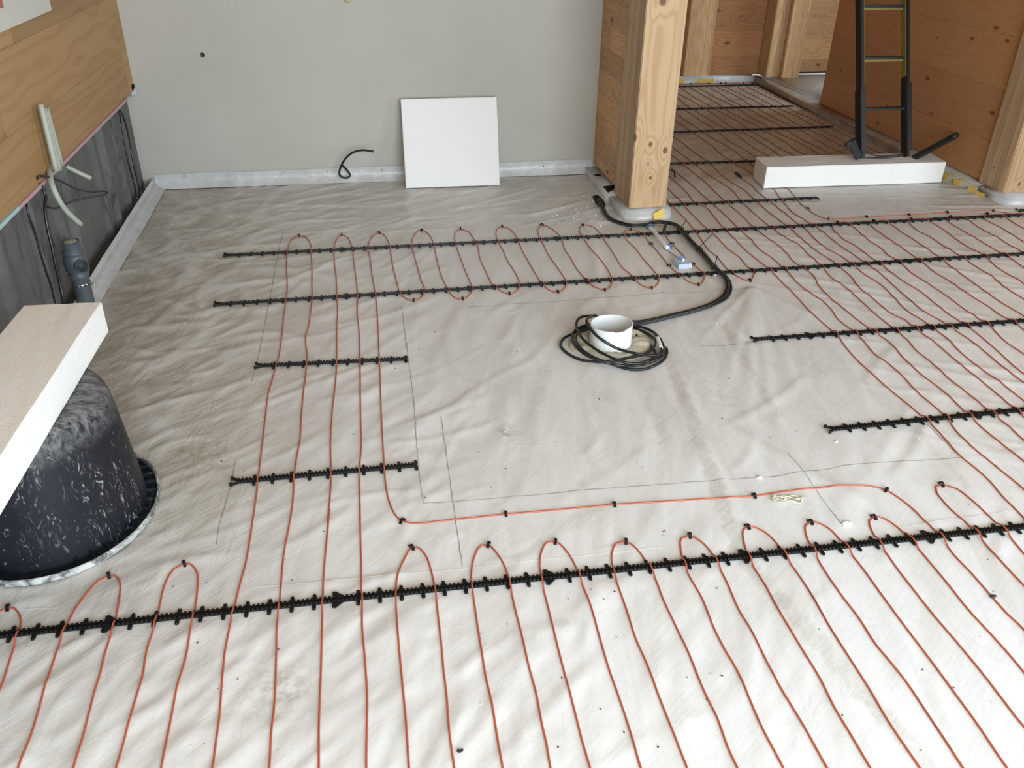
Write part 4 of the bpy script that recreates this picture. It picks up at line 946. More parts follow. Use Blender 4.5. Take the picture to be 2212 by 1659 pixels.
r2r3 = [((905, 290), (985, 370), (1060, 410), (1150, 480), (1240, 540), (1300, 590), (1400, 660), (1500, 720), (1600, 800), (1700, 880), (1840, 970), (2000, 1100), (2212, 1290)),
        ((1045, 282), (1100, 330), (1160, 380), (1240, 430), (1290, 480), (1370, 530), (1450, 600), (1560, 670), (1680, 750), (1800, 840), (1900, 910), (1985, 965), (2080, 1060), (2212, 1150)),
        ((1165, 270), (1240, 330), (1310, 380), (1400, 440), (1510, 520), (1600, 590), (1700, 650), (1830, 740), (1960, 820), (2060, 890), (2150, 940), (2330, 1080)),
        ((1300, 265), (1380, 320), (1460, 370), (1560, 440), (1650, 500), (1720, 560), (1820, 630), (1930, 710), (2060, 800), (2212, 890), (2350, 990)),
        ((1430, 258), (1490, 310), (1570, 350), (1660, 410), (1790, 490), (1880, 550), (1990, 620), (2090, 700), (2212, 775), (2400, 900)),
        ((1570, 250), (1660, 300), (1740, 360), (1830, 420), (1940, 480), (2030, 560), (2130, 620), (2212, 670), (2400, 790)),
        ((1690, 243), (1780, 300), (1900, 370), (2000, 430), (2090, 480), (2212, 560), (2400, 680)),
        ((1825, 235), (1910, 290), (2040, 360), (2120, 410), (2212, 460), (2400, 570)),
        ((1940, 228), (2040, 280), (2140, 340), (2212, 385), (2400, 490)),
        ((2085, 220), (2150, 260), (2212, 295), (2400, 390))]
tops = [((905, 290), (915, 265), (940, 255), (985, 262), (1045, 282)), ((1165, 270), (1165, 252), (1187, 243), (1240, 248), (1300, 265)), ((1430, 258), (1420, 240), (1440, 232), (1500, 236), (1570, 250)),
        ((1690, 243), (1690, 225), (1711, 216), (1770, 220), (1825, 235)), ((1940, 228), (1935, 205), (1960, 197), (2020, 205), (2085, 220))]
def run_out(P, y=.46):
    # each strand goes on past the picture's edge until it turns back near the rear wall
    P = list(P); x0, y0 = P[-1]; k = max(2, int((y0-y)/.18))
    return P+[(x0+.012*math.sin(i*1.7+x0*9), y0+(y-y0)*i/k) for i in range(1, k+1)]
for k in LOW: LOW[k] = run_out(LOW[k])
TAILS = []
paths = []
# loop 0: both strands of the doorway loop go up the hallway
def up_from(p, k, x=None):
    x = KX[k] if x is None else x
    base = 1.55+.083*k
    return [(base*.5+p[0]*.5 if i == 0 else base, y) for i, y in enumerate([p[1]+.22, p[1]+.4])]+wob_line(base, p[1]+.55, 6.98, k)
u0 = S0+wob_line(1.57, S0[-1][1]+.15, 6.9, 0); u1 = S1+wob_line(1.64, S1[-1][1]+.15, 6.9, 1)
long = {0: u0, 1: u1}
paths.append(u0[::-1]+u1[1:])
for k in range(2, 9):
    top = LOW[k][0]; xk = 1.55+.083*k
    n1 = {2: (1503, 440), 3: (1535, 438), 4: (1568, 437), 5: (1601, 435), 6: (1632, 434), 7: (1658, 432), 8: (1687, 431)}[k]
    c1 = tuple(fl(*n1)[:2])
    hi = [c1]
    if k == 7:   # this strand ends in a dark joint in the hallway
        e = fl(*px('N', 830, 1035)); hi = [c1]+xy('N', (1000, 1170), (930, 1100), (830, 1035))
    else:
        hi += wob_line(xk+.004, c1[1]+.18, 6.96, k)
    long[k] = hi[::-1]+LOW[k]
for a, b in ((3, 2), (5, 4), (8, 6)): paths.append(long[a][::-1]+[((long[a][0][0]+long[b][0][0])/2, 7.02)]+long[b])
paths.append(long[7])
# corner strand: along the doorway edge
edge = xy('N', (1370, 1245), (1440, 1310), (1475, 1332))+xy('E', (735, 160), (800, 205), (877, 230), (960, 228), (1137, 217), (1427, 204), (1687, 187), (1850, 178), (2001, 176), (2100, 190), (2212, 215), (2400, 280))
x9 = edge[0][0]
paths.append((wob_line(2.305, edge[0][1]+.15, 6.96, 9))[::-1]+edge)
for i in range(5):
    a_s = r2r3[2*i]; b_s = r2r3[2*i+1]
    sa, sb = run_out(xy('E', *a_s)), run_out(xy('E', *b_s)); TAILS += [sa[-1], sb[-1]]
    paths.append(sa[::-1]+xy('E', *tops[i][1:-1])+sb)
TAILS = [LOW[8][-1]]+TAILS
for a, b in [(LOW[3][-1], LOW[4][-1]), (LOW[5][-1], LOW[6][-1])]+[(TAILS[i], TAILS[i+1]) for i in range(0, 10, 2)]:
    paths.append([a, ((a[0]*.85+b[0]*.15), .42), ((a[0]+b[0])/2, .40), ((a[0]*.15+b[0]*.85), .42), b])
# strands between the foam block and the far end of the hallway
for k in range(10, 22, 2):
    xa, xb = 1.55+.083*k+.02, 1.55+.083*(k+1)+.02
    lo = [(xa, 4.85), ((xa+xb)/2, 4.78), (xb, 4.85)]
    paths.append((wob_line(xa, 5.0, 6.96, k))[::-1]+lo+wob_line(xb, 5.0, 6.96, k+1)+[((xb+xb+.083)/2, 7.03)])
# right loop with clip, in the foreground
paths.append(xy('C', (2212, 960), (1918, 665), (1760, 500), (1670, 395), (1600, 320), (1520, 250), (1445, 160), (1440, 128), (1468, 118), (1490, 120), (1550, 140), (1640, 210), (1740, 300), (1820, 380), (1918, 490), (2100, 690)))
# far run along the end wall and in the side room
paths.append([(2.3, 7.06), (2.75, 7.065), (3.0, 7.06), (3.2, 7.07), (3.36, 7.04), (3.40, 6.9)])
PB = [lay([q for q in P if q], .015) for P in paths if len(P) > 1]
VV = []; FF = []; c = 0
for P in PB:
    V_, F_ = tube_data(P, RC, 8, v0=c); VV.append(V_); FF += F_; c += len(V_)
tag(mesh_obj('heating_cable', np.vstack(VV), FF, M_orange, None, True), 'orange heating cable in slanting parallel strands at the right and down the hallway floor', 'heating cable')
srp = [[(x, 6.2), (x+.01, 6.6), (x, 7.0)] for x in (4.0, 4.09, 4.18)]
q0 = fl(1745, 190)
side_strands = [lay([(q0[0]+.083*i, q0[1]-.6), (q0[0]+.083*i+.01, q0[1]-.2), (q0[0]+.083*i, q0[1]+.05)]) for i in range(1, 6)]
VV = []; FF = []; c = 0
for P in side_strands:
    V_, F_ = tube_data(P, RC, 6, v0=c); VV.append(V_); FF += F_; c += len(V_)
tag(mesh_obj('heating_cable', np.vstack(VV), FF, M_orange, None, True), 'orange heating cable glimpsed on the side room floor behind the hallway', 'heating cable')
# dark joints on the cables
tag(tubes('cable_joint', [[(*xy('N', (835, 1038))[0], .007), (*xy('N', (800, 1005))[0], .008), (*xy('N', (780, 995))[0], .008)]], .0065, M_dust, n=10, step=.01), 'black joint at the end of a cable strand, in front of the hallway foam block', 'cable joint')
tag(tubes('cable_joint', [[fl(*px('M', 500, 400), .014), fl(*px('M', 505, 330), .020), fl(*px('M', 530, 250), .020), fl(*px('M', 545, 205), .012)]], .0075, M_dust, n=10, step=.01), 'black wrapped joint between heating cable and black bundle near the post', 'cable joint')
tag(tubes('black_cable', [[(*fl(1447, 371)[:2], .01), (*fl(1455, 378)[:2], .02), (*fl(1458, 385)[:2], .006)]], .0045, M_black, n=8), 'short black cable end showing right of the near post', 'cable')

# ------------------------------------------------------------------ clips
def clip_mesh():
    bm = bmesh.new()
    P = [(-.0075*1, .0, .0), (-.0062, .0, .006), (-.003, 0, .0088), (0, 0, .0092), (.003, 0, .0088), (.0062, 0, .006), (.0075, 0, .0)]
    for a, b in zip(P[:-1], P[1:]):
        a, b = Vector(a), Vector(b); w_ = Vector((0, .0034, 0)); n_ = (b-a).normalized().cross(Vector((0, 1, 0)))*.0016
        bm_hex(bm, [a-w_-n_, b-w_-n_, b+w_-n_, a+w_-n_, a-w_+n_, b-w_+n_, b+w_+n_, a+w_+n_])
    bm_box(bm, -.0105, -.006, -.0034, .0034, 0, .0045); bm_box(bm, .006, .0105, -.0034, .0034, 0, .0045)
    me = bpy.data.meshes.new('cable_clip'); bmesh.ops.recalc_face_normals(bm, faces=bm.faces[:]); bm.to_mesh(me); bm.free(); me.materials.append(M_black); return me
ME_CLIP = clip_mesh()
ALLP = np.vstack([PA]+PB); ALLT = np.vstack([np.gradient(PA, axis=0)]+[np.gradient(P, axis=0) for P in PB])
CLIPG = 'black clips pinning the orange cable'
def clip(pt, label):
    d = np.hypot(ALLP[:, 0]-pt[0], ALLP[:, 1]-pt[1]); i = int(np.argmin(d)); t = ALLT[i]
    pos = ALLP[i] if d[i] < .04 else np.array([pt[0], pt[1], .003])
    o = bpy.data.objects.new('cable_clip', ME_CLIP); COL.objects.link(o)
    o.location = (pos[0], pos[1], max(0.0015, pos[2]-RC-.0005)); o.rotation_euler = (0, 0, math.atan2(t[1], t[0])+math.pi/2)
    tag(o, label, 'clip', CLIPG)
ordn = ['first', 'second', 'third', 'fourth', 'fifth', 'sixth', 'seventh', 'eighth', 'ninth', 'tenth', 'eleventh', 'twelfth']
near = [('A', 48, 590), ('A', 665, 393), ('A', 1110, 325), ('B', 402, 228), ('B', 823, 210), ('B', 1224, 192), ('B', 1643, 190), ('B', 2024, 152), ('C', 422, 343), ('C', 764, 318), ('C', 1107, 290), ('C', 1468, 118)]
for i, (f, x, y) in enumerate(near): clip(xy(f, (x, y))[0], 'black clip on top of the %s cable loop from the left along the foreground rail' % ordn[i])
for i, q in enumerate([('B', 328, 75), ('B', 948, 32), ('F', 1327, 1090), ('F', 1627, 1072), ('F', 1912, 1057)]): clip(xy(q[0], q[1:])[0], 'black clip on the straight cable run across mid floor, %s from the left' % ordn[i])
for i, q in enumerate([('J', 695, 197), ('J', 1003, 193), ('J', 1265, 183), ('J', 1570, 160), ('J', 1862, 150), ('D', 225, 283), ('D', 512, 275), ('D', 780, 272), ('D', 1100, 303)]): clip(xy(q[0], q[1:])[0], 'black clip on the far side of the zigzag cable, %s from the left' % ordn[i])
for i, q in enumerate([('J', 1525, 668), ('J', 1875, 655), ('D', 280, 742), ('D', 615, 730), ('D', 935, 714), ('D', 1258, 703), ('D', 1570, 680), ('D', 1922, 652)]): clip(xy(q[0], q[1:])[0], 'black clip on the near side of the zigzag cable, %s from the left' % ordn[i])
for q, lb in ((('D', 1245, 400), 'left strand beside the sensor tube, farther one'), (('D', 1372, 552), 'left strand beside the pale blue box'), (('D', 1390, 397), 'right strand beside the sensor tube, farther one'), (('D', 1530, 538), 'right strand touching the pale blue box')):
    clip(xy(q[0], q[1:])[0], 'black clip on the '+lb)
for i, q in enumerate([(735, 160), (877, 230), (1137, 217), (1427, 204), (1687, 187), (2001, 176)]): clip(xy('E', q)[0], 'black clip on the outermost cable run by the doorway, %s from the left' % ordn[i])
for i, q in enumerate([(940, 257), (1187, 244), (1437, 232), (1711, 216), (1960, 197)]): clip(xy('E', q)[0], 'black clip on a cable loop just behind the farthest long rail, %s from the left' % ordn[i])
for i, q in enumerate([(348, 130), (525, 135), (632, 128), (713, 138), (860, 130)]): clip(xy('N', q)[0], 'tiny black clip at the far end of the hallway, %s from the left' % ordn[i])

# ------------------------------------------------------------------ white pipe stub, foam ring, coiled cables
M_pipe = plain('white_pvc', (0.80, 0.82, 0.83), .35, .03, 10)
PC = np.array([.830, 2.576]); PR = .0745
tw = thing('pipe_stub', 'short white plastic pipe stub sticking out of the floor inside the cable coil', 'pipe', (PC[0], PC[1], 0))
V = []; F = []; n = 64
def rimz(a): return .086+.004*math.sin(a*1.0+2.2)+(.004 if -1.75 < ((a+math.pi) % (2*math.pi)-math.pi) < -1.1 else 0)*-1
for (r_, zf) in ((PR, 0), (PR, 1), (PR-.0035, 1), (PR-.0035, 0.02)):
    for j in range(n):
        a = 2*math.pi*j/n; V.append((r_*math.cos(a), r_*math.sin(a), .001+zf*rimz(a)))
for i in range(3):
    for j in range(n): F.append((i*n+j, i*n+(j+1) % n, (i+1)*n+(j+1) % n, (i+1)*n+j))
mesh_obj('pipe_wall', V, F, M_pipe, tw, True)
lathe('pipe_bottom', [(.001, .012), (PR-.004, .010)], M_dust, tw, 32)
for o in tw.children:
    if o.name.startswith('pipe_wall'):
        md = o.modifiers.new('e', 'EDGE_SPLIT'); md.split_angle = 1.0
M_pufoam = plain('beige_pu_foam', (0.56, 0.53, 0.42), .75, .15, 50, bumpy=.5)
V = []; F = []; n = 72; r = np.random.default_rng(5); prof = [(0, 0), (.05, .3), (.25, .8), (.5, 1.0), (.78, .85), (1.0, .35), (1.0, 0)]
wv = np.interp(np.arange(n), np.arange(0, n+6, 6), np.append(r.uniform(-1, 1, n//6), 0)[:n//6+1])
outR = lambda a: .058+.022*max(0, math.cos(a-.1))+.022*max(0, math.cos(a-3.5))
for (s, h) in prof:
    for j in range(n):
        a = 2*math.pi*j/n; rr_ = PR-.001+s*(outR(a)*(1+.15*wv[j])); V.append((rr_*math.cos(a), rr_*math.sin(a)*.92, .001+h*(.016+.005*math.sin(a*7+s*5)+.003*wv[(j*5) % n])))
for i in range(len(prof)-1):
    for j in range(n): F.append((i*n+j, (i+1)*n+j, (i+1)*n+(j+1) % n, i*n+(j+1) % n))
o = mesh_obj('foam_ring', V, F, M_pufoam, None, True); o.location = (PC[0], PC[1], 0); tag(o, 'beige lumpy sealing foam around the foot of the white pipe stub', 'sealing foam')

def kz(pts, zs):
    out = []
    for i, q in enumerate(pts):
        z = zs[i] if isinstance(zs, list) else zs; out.append(fl(*px('K', *q), z))
    return out
bun = [('L', 440, 930, .036), ('L', 500, 1010, .030), ('L', 520, 1090, .014), ('L', 580, 1200, .010), ('L', 700, 1300, .009), ('L', 850, 1360, .009), ('L', 1050, 1395, .009), ('L', 1300, 1375, .010), ('L', 1500, 1330, .012), ('M', 560, 200, .014), ('M', 700, 235, .016), ('M', 830, 330, .018), ('M', 950, 470, .018), ('M', 1080, 620, .013), ('M', 1200, 730, .011), ('M', 1330, 880, .011), ('M', 1450, 1030, .014), ('M', 1560, 1150, .018), ('M', 1680, 1240, .014), ('M', 1770, 1380, .011), ('M', 1790, 1480, .011), ('D', 1740, 770, .010), ('D', 1640, 825, .010), ('D', 1500, 870, .010), ('D', 1350, 905, .011), ('D', 1230, 935, .013), ('K', 1300, 480, .018)]
BUN = np.array([fl(*px(f, x, y), z) for f, x, y, z in bun])
PLAT = smooth_path(BUN, .03); Tn = np.gradient(PLAT, axis=0); Tn /= np.linalg.norm(Tn, axis=1)[:, None]; SN = np.stack([Tn[:, 1], -Tn[:, 0], 0*Tn[:, 0]], -1)
offs = [(-.0085, 0), (-.0030, .0055), (.0030, 0), (.0085, .002), (.0005, -.002)]
coils = []
def cylhit(q):
    d = ray(*px('K', *q)); o = CAM[:2]-PC; a = d[0]**2+d[1]**2; b = 2*(o@d[:2]); c_ = o@o-(PR+.007)**2; t = (-b-math.sqrt(max(b*b-4*a*c_, 0)))/(2*a); return CAM+d*t
k1p = kz([(700, 340), (600, 350), (540, 385), (532, 440)], [.055, .075, .090, .094])+[cylhit(q) for q in ((600, 560), (670, 640), (760, 720), (900, 810), (1050, 890))]+kz([(1250, 950), (1450, 990), (1620, 1005), (1740, 1000), (1820, 940), (1860, 870)], [.026, .024, .022, .022, .020, .016])
k2p = kz([(700, 345), (560, 335), (450, 350), (380, 400), (352, 480), (372, 560), (430, 680), (520, 780), (640, 870), (760, 950), (900, 1020), (1050, 1085), (1250, 1140), (1400, 1150), (1550, 1110), (1680, 1040), (1700, 960), (1650, 880), (1590, 820), (1490, 760), (1400, 690), (1325, 620)], [.04, .055, .06, .06, .055, .05, .045, .04, .035, .033, .03, .028, .022, .02, .02, .014, .010, .008, .008, .008, .008, .008])
k3p = kz([(550, 510), (450, 560), (270, 650), (165, 700), (95, 780), (90, 850), (150, 930), (280, 1020), (450, 1090), (650, 1120), (850, 1115), (1050, 1090), (1250, 1050), (1450, 1010), (1620, 930), (1690, 840), (1700, 760), (1640, 680), (1500, 600), (1330, 545)], [.02, .018, .010]+[.007]*3+[.006]*4+[.010, .014, .014, .016, .018, .018, .016, .014, .012, .010])
k4p = kz([(560, 480), (430, 525), (330, 590), (285, 680), (310, 800), (400, 910), (520, 1000), (700, 1080), (850, 1130), (1050, 1170), (1250, 1190), (1450, 1170), (1650, 1110), (1800, 1030), (1860, 940), (1840, 850), (1780, 720), (1680, 620), (1550, 550), (1430, 520), (1320, 515)], [.022, .022, .018, .014, .016, .020]+[.018]*4+[.012]*5+[.010]*6)
k5p = kz([(560, 560), (430, 600), (365, 650), (345, 740), (400, 850), (520, 965), (680, 1055), (850, 1120), (1050, 1190), (1200, 1235), (1380, 1255), (1560, 1235), (1730, 1165), (1850, 1080), (1902, 970), (1890, 880), (1850, 930), (1815, 980), (1800, 880), (1745, 720), (1690, 620)], [.028]*8+[.008]*7+[.008, .012, .022, .026, .026, .026])
labs = ['black cable of the bundle whose loop passes across the front of the white pipe', 'black cable of the bundle whose loop rises highest behind the pipe on the left', 'black cable of the bundle whose loop reaches farthest left of the pipe', 'black cable of the bundle running round the middle of the coil', 'black cable of the bundle forming the lowest front loop, tagged with a white label']
CABS = []
for i, kp in enumerate([k1p, k2p, k3p, k4p, k5p]):
    ox, oz = offs[i]; m_ = len(PLAT); tw_ = np.sin(np.linspace(0, 9, m_)+i*1.7)*.0022
    spread = 1+.5*np.exp(-((np.arange(m_)-m_*.72)/(m_*.05))**2)
    Pb = PLAT+SN*((ox+tw_)*spread)[:, None]; Pb[:, 2] += oz+.5*tw_
    Pb[:, 2] = np.maximum(Pb[:, 2], .0075)
    behind = [np.array([PC[0]+.06, PC[1]+PR+.022, .020+.008*i]), np.array([PC[0]-.02, PC[1]+PR+.018, .022+.008*i])]
    path = list(Pb[::2])+behind+list(kp)
    P = smooth_path(path, .012); P[:, 2] = np.maximum(P[:, 2], .006)
    V_, F_ = tube_data(P, .0050, 10)
    CABS.append(tag(mesh_obj('black_cable', V_, F_, M_blackcable, None, True), labs[i], 'cable', 'bundled black cables'))
lbl = kz([(1742, 700), (1775, 800), (1803, 885)], [.0262, .0262, .0260])
tubes('white_label', [lbl], .0066, M_pipe, CABS[4], n=10, step=.01)
# cable ties round the bundle
def tie(c, tip, label):
    c = fl(*px('M', *c), .014); tip = fl(*px('M', *tip), .055)
    i = int(np.argmin(np.linalg.norm(PLAT-c, axis=1))); p_ = PLAT[i]; t_ = Tn[i]; s_ = SN[i]
    o = thing('cable_tie', label, 'cable tie', tuple(p_)); 
    ringp = []
    for k in range(17):
        a = 2*math.pi*k/16; ringp.append(s_*.0160*math.cos(a)+np.array([0, 0, .0105*math.sin(a)+.002]))
    tubes('tie_band', [ringp], .0017, M_black, o, n=6, step=.004)
    tubes('tie_tail', [[np.array([0, 0, .013]), (tip-p_)*.5+np.array([0, 0, .006]), tip-p_]], .0018, M_black, o, n=6, step=.01)
    bx = box('tie_head', -.003, .003, -.003, .003, .011, .016, M_black, o)
tie((830, 320), (950, 140), 'black cable tie on the bundle, tail up, nearest the post')
tie((1205, 710), (1455, 425), 'black cable tie with the longest tail, middle one on the bundle')
tie((1510, 1080), (1565, 855), 'black cable tie on the bundle at the second long rail, nearest the coil')

# ------------------------------------------------------------------ floor sensor
M_tubew = plain('translucent_white_tube', (0.74, 0.76, 0.78), .35, .06, 20); M_bclip = plain('blue_plastic', (0.05, 0.16, 0.42), .4, .1, 20)
M_lblue = plain('pale_blue_card', (0.50, 0.60, 0.74), .5, .05, 30)
tb = [('M', 225, 300, .012), ('M', 300, 370, .013), ('M', 400, 500, .016), ('M', 500, 620, .012), ('M', 570, 700, .008)]
tag(tubes('sensor_tube', [[fl(*px(f, x, y), z+.004) for f, x, y, z in tb]], .0100, M_tubew, n=12), 'translucent white plastic tube lying over the farthest long rail beside the post', 'tube')
tb2 = [fl(*px('M', 560, 690), .006), fl(*px('M', 700, 790), .0055), fl(*px('M', 830, 870), .008)]
o = tubes('flat_sleeve', [tb2], .0110, M_tubew, n=12); o.scale = (1, 1, .35); o.location.z = .004; tag(o, 'flattened clear sleeve between the blue clips and the pale blue box', 'sleeve')
def bclip(c, z, label):
    p_ = fl(*px('M', *c), z); th_ = math.atan2(*(np.array(fl(*px('M', 570, 700)))-np.array(fl(*px('M', 225, 300))))[[1, 0]])
    P = [(-.004, -.015, 0), (-.003, -.0155, .012), (0, -.008, .0195), (0, .0, .021), (0, .008, .0195), (-.003, .0155, .012), (-.004, .015, 0)]
    o = tubes('blue_clip', [P], .0032, M_bclip, n=8, step=.004); o.location = (p_[0], p_[1], max(0.002, z)); o.rotation_euler = (0, 0, th_); tag(o, label, 'clip', 'blue clips on the sensor tube')
bclip((225, 310), .003, 'blue clip at the upper end of the white tube by the cable bundle'); bclip((590, 720), .002, 'blue clip midway between white tube and pale blue box')
A0, A1, A2 = fl(*px('M', 790, 1128), .001), fl(*px('M', 1050, 1108), .001), fl(*px('M', 670, 1005), .001)
hbx = .023; bvx = A1-A0; bvy = A2-A0; bvy = bvy
tbx = thing('sensor_box', 'small pale blue box with a white cap among the cables right of the post', 'box', (A0[0], A0[1], .002))
bm = bmesh.new(); c4 = [np.zeros(3), bvx, bvx+bvy, bvy]; bm_hex(bm, [p for p in c4]+[p+np.array([0, 0, hbx]) for p in c4])
bmesh.ops.bevel(bm, geom=bm.edges[:], offset=.001, segments=2, affect='EDGES'); from_bm('box_body', bm, M_lblue, tbx)
ctr = (bvx+bvy)/2*np.array([1, 1, 0])
lathe('white_cap', [(.0065, hbx), (.0065, hbx+.008), (.005, hbx+.011), (.001, hbx+.012)], M_pipe, tbx, 20, tuple(ctr+[0.002, 0, 0]))
tubes('blue_holder', [[ctr+np.array([-.013, .012, hbx]), ctr+np.array([-.012, .014, hbx+.012]), ctr+np.array([0, .016, hbx+.016]), ctr+np.array([.012, .014, hbx+.012]), ctr+np.array([.013, .012, hbx])]], .0022, M_bclip, tbx, n=8, step=.004)
for k in range(3): lathe('print_mark', [(.0001, hbx+.0002), (.004, hbx+.0003), (.0001, hbx+.0004)], M_dust, tbx, 10, tuple(bvx*(.15+.32*k)+bvy*(.15+.33*k)), 1.4, .7)

# yellow labels
M_yellow = plain('yellow_tape', (0.72, 0.50, 0.10), .5, .06, 30)
def patch(name, pts, label, cat='label', group=None, th=.0015, mat=M_yellow):
    bm = bmesh.new(); n = len(pts); P = [Vector(p) for p in pts]; nrm = (P[1]-P[0]).cross(P[2]-P[0]).normalized()
    if nrm.dot(Vector(CAM)-P[0]) < 0: nrm = -nrm
    a = [bm.verts.new(p) for p in P]; b = [bm.verts.new(p+nrm*th) for p in P]
    bm.faces.new(a); bm.faces.new(b)
    for i in range(n): bm.faces.new((a[i], a[(i+1) % n], b[(i+1) % n], b[i]))
    tag(from_bm(name, bm, mat), label, cat, group)
def kp(f, q, y, ): return ony(*px(f, *q), y)
patch('yellow_label', [ony(*px('L', *q), yv) for q, yv in (((1405, 1180), 3.812), ((1600, 1075), 3.818), ((1635, 1225), 3.812), ((1450, 1310), 3.80))], 'yellow label stuck on the film at the foot of the near post')
GY_ = 'yellow labels along the hallway kerb'
for pts, lb in (([(2030, 372), (2051, 376), (2043, 395), (2029, 393)], 'right against the end of the foam block'), ([(2059, 388), (2078, 387), (2070, 408), (2056, 404)], 'second from the foam block'), ([(2091, 402), (2109, 406), (2103, 422), (2087, 417)], 'third from the foam block'), ([(2108, 412), (2128, 420), (2122, 430), (2104, 424)], 'last before the right post')):
    P = [onx(x, y, 3.288) for x, y in pts]
    P = [np.array([3.292, p[1], min(max(p[2], .003), .045)]) for p in P]
    P = [np.array([3.298-(.045-p[2])*.25, p[1], p[2]]) for p in P]
    patch('yellow_label', P, 'yellow label on the hallway kerb, '+lb, group=GY_)
patch('yellow_label', [ony(x, y, 7.09) for x, y in ((1506, 171), (1542, 171), (1541, 179), (1507, 179))], 'yellow label at the far end of the hallway, wider right-hand one')
patch('yellow_label', [ony(x, y, 7.09) for x, y in ((1466, 168), (1482, 172), (1478, 179), (1466, 180))], 'yellow label at the far end of the hallway beside the near post')

# ------------------------------------------------------------------ ladder
M_ly = plain('yellow_ladder_paint', (0.22, 0.17, 0.035), .5, .2, 25); M_lb = plain('black_worn_ladder', (0.012, 0.012, 0.013), .5, .5, 30)
zl = .004+hb+.002; LX0, LX1 = 2.775, 3.052; y0L = 4.335; slope = .445
def lp(x, z, d=0): return np.array([x, y0L+(z-zl)*slope+d, z])
lad = thing('ladder', 'black and yellow ladder leaning back in the hallway, standing on the foam block', 'ladder', ((LX0+LX1)/2, y0L, zl)); lo = np.array(lad.location)
def bar(name, a, b, wx, wy, mat, parent=lad):
    a = np.array(a); b = np.array(b); t = (b-a)/np.linalg.norm(b-a); ux = np.array([1., 0, 0]) if abs(t[0]) < .9 else np.array([0, 0, 1.]); v = np.cross(t, ux); v /= np.linalg.norm(v); ux = np.cross(v, t)
    bm = bmesh.new(); c = []
    for p in (a, b):
        for (s1, s2) in ((-1, -1), (1, -1), (1, 1), (-1, 1)): c.append(p-lo+ux*s1*wx/2+v*s2*wy/2)
    bm_hex(bm, c); bmesh.ops.bevel(bm, geom=bm.edges[:], offset=.0025, segments=2, affect='EDGES'); return from_bm(name, bm, mat, parent)
for i, x in enumerate((LX0, LX1)):
    s = 1 if i == 0 else -1
    bar('stile', lp(x, zl), lp(x, 2.40), .020, .055, M_lb)
    bar('yellow_stile_face', lp(x+s*.012, zl+.40 if i else zl+.37), lp(x+s*.012, 2.40), .006, .048, M_ly)
    bar('stile_sleeve', lp(x-s*.002, zl+.03, -.002), lp(x-s*.002, zl+.37 if i else zl+.34, -.002), .030, .062, M_lb)
for k in range(8):
    z = zl+.245+k*.252
    bar('rung', lp(LX0+.008, z), lp(LX1-.008, z), .014, .032, M_lb)
    if k: bar('yellow_rung_face', lp(LX0+.016, z-.013, .004), lp(LX1-.016, z-.013, .004), .014, .018, M_ly)
# folded-out black feet
M_foot = plain('black_foot', (0.022, 0.025, 0.028), .55, .3, 20)
f1 = [ony(*px('N', 0, 0), 4.3)]
def lpx(q, y): return ony(1780+q[0]/4.366, q[1]/4.366, y)
bar('foot_pad', lpx((330, 1490), 4.31), lpx((255, 1330), 4.29), .040, .016, M_foot)
bar('foot_pad', lpx((850, 1490), 4.30), lpx((1240, 1280), 4.33), .016, .045, M_foot)
tubes('foot_tip', [[lpx((1225, 1290), 4.30)-lo, lpx((1245, 1275), 4.37)-lo]], .017, M_foot, lad, n=16, step=0)
tubes('foot_tip', [[lpx((215, 1365), 4.27)-lo, lpx((285, 1320), 4.33)-lo]], .013, M_foot, lad, n=16, step=0)
tubes('strap', [[lp(LX0, zl+.004)-lo, lp((LX0+LX1)/2, zl+.006, -.03)-lo, lp(LX1, zl+.010)-lo], [lp(LX0, zl+.05)-lo, lp(LX0+.10, zl+.008, .01)-lo, lp(LX1, zl+.014)-lo]], .0035, M_foot, lad, n=8)

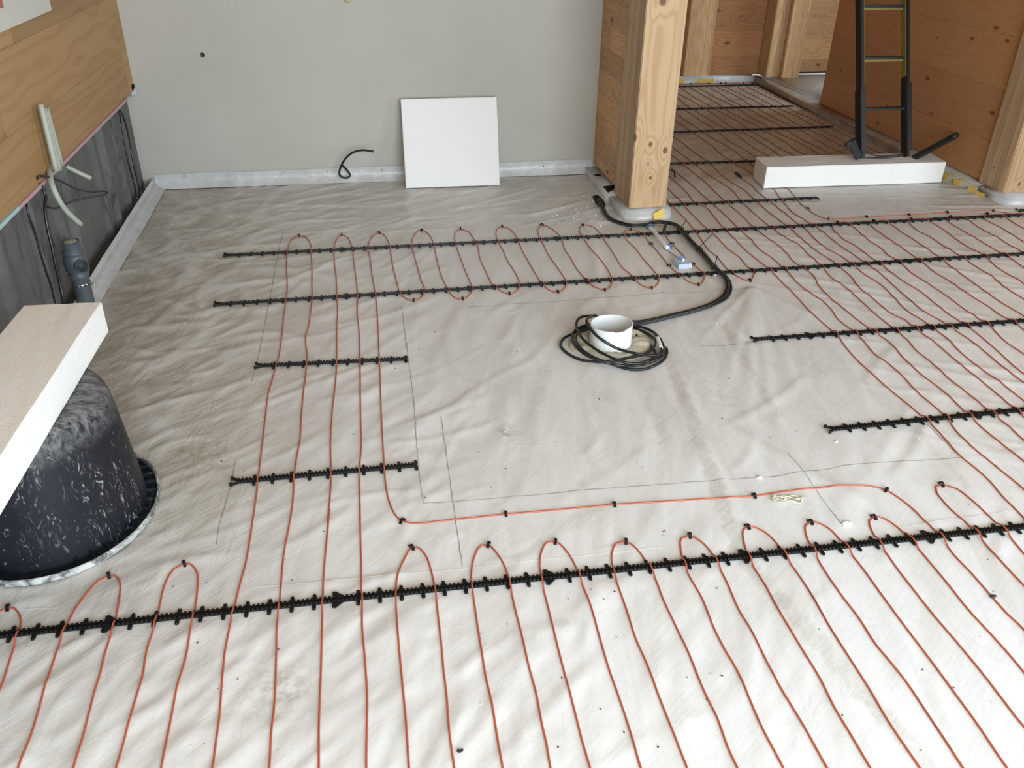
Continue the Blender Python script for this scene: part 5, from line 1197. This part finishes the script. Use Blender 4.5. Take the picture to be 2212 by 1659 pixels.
# ------------------------------------------------------------------ bits on the floor
M_glue = plain('cream_glue', (0.70, 0.67, 0.54), .6, .1, 60)
gp = []
r = random.Random(4)
for k in range(46):
    s = k/45; a = s*2*math.pi*7; cx_ = 488+115+ 105*math.cos(a*.43); cy_ = 1190+18*math.sin(a*.61)+(cx_-490)*.04
    gp.append(fl(*px('G', cx_+r.uniform(-12, 12), cy_+r.uniform(-14, 14)), .004+.004*r.random()))
tag(tubes('dried_glue_string', [gp], .0016, M_glue, n=6, step=.006), 'tangled cream string of dried glue beside the straight orange cable run', 'glue string')
def crumbs(name, pts, rad, mat, label, kind=None):
    bm = bmesh.new()
    for (x, y, s) in pts:
        m_ = Matrix.Translation((x, y, hat(x, y)+s*.6)) @ Matrix.Rotation(random.uniform(0, 6), 4, 'Z') @ Matrix.Diagonal((s*random.uniform(.8, 1.6), s, s*.7, 1))
        bmesh.ops.create_icosphere(bm, subdivisions=1, radius=1.0, matrix=m_)
    o = from_bm(name, bm, mat); return tag(o, label, 'debris', kind=kind)
pts = []
for _ in range(70):
    q = fl(1262+RNG.normal(0, 36), 470+RNG.normal(0, 24)); pts.append((q[0], q[1], RNG.uniform(.0012, .0034)))
for _ in range(40):
    q = fl(RNG.uniform(380, 2150), RNG.uniform(420, 1640)); pts.append((q[0], q[1], RNG.uniform(.0007, .0016)))
crumbs('foam_crumbs', pts, 1, M_eps, 'scattered tiny white foam crumbs, thickest left of the near post', 'stuff')
pts = []
for _ in range(110):
    q = fl(RNG.uniform(360, 2190), RNG.uniform(430, 1640)); pts.append((q[0], q[1], RNG.uniform(.0008, .0022)))
crumbs('dirt_specks', pts, 1, M_dust, 'tiny dark dirt specks scattered over the plastic sheet', 'stuff')
for q, s, lb in (((1828, 1134), .008, 'white foam crumb, biggest one, between two foreground cable loops'), ((1640, 1033), .005, 'white foam crumb just behind the straight orange cable run'), ((1806, 955), .0035, 'small white foam crumb in front of the mid right rail'), ((1545, 595), .004, 'small white foam crumb left of the bundle at the second long rail')):
    p_ = fl(*q); crumbs('foam_crumb', [(p_[0], p_[1], s), (p_[0]+s, p_[1], s*.8), (p_[0]-s*.9, p_[1], s*.7)], 1, M_eps, lb)
for q, s, lb in (((1330+657, 1659-366), .005, 'dark dirt chip touching a cable at lower right'), ((2143, 1291), .006, 'dark dirt chip beside the cables at the right edge'), ((992, 1627), .004, 'dark dirt chip near the bottom edge between two cables')):
    if lb.startswith('dark dirt chip touching'): continue
    p_ = fl(*q); crumbs('dirt_chip', [(p_[0], p_[1], s), (p_[0]+s*1.5, p_[1]+s*.4, s*.6)], 1, M_dust, lb)
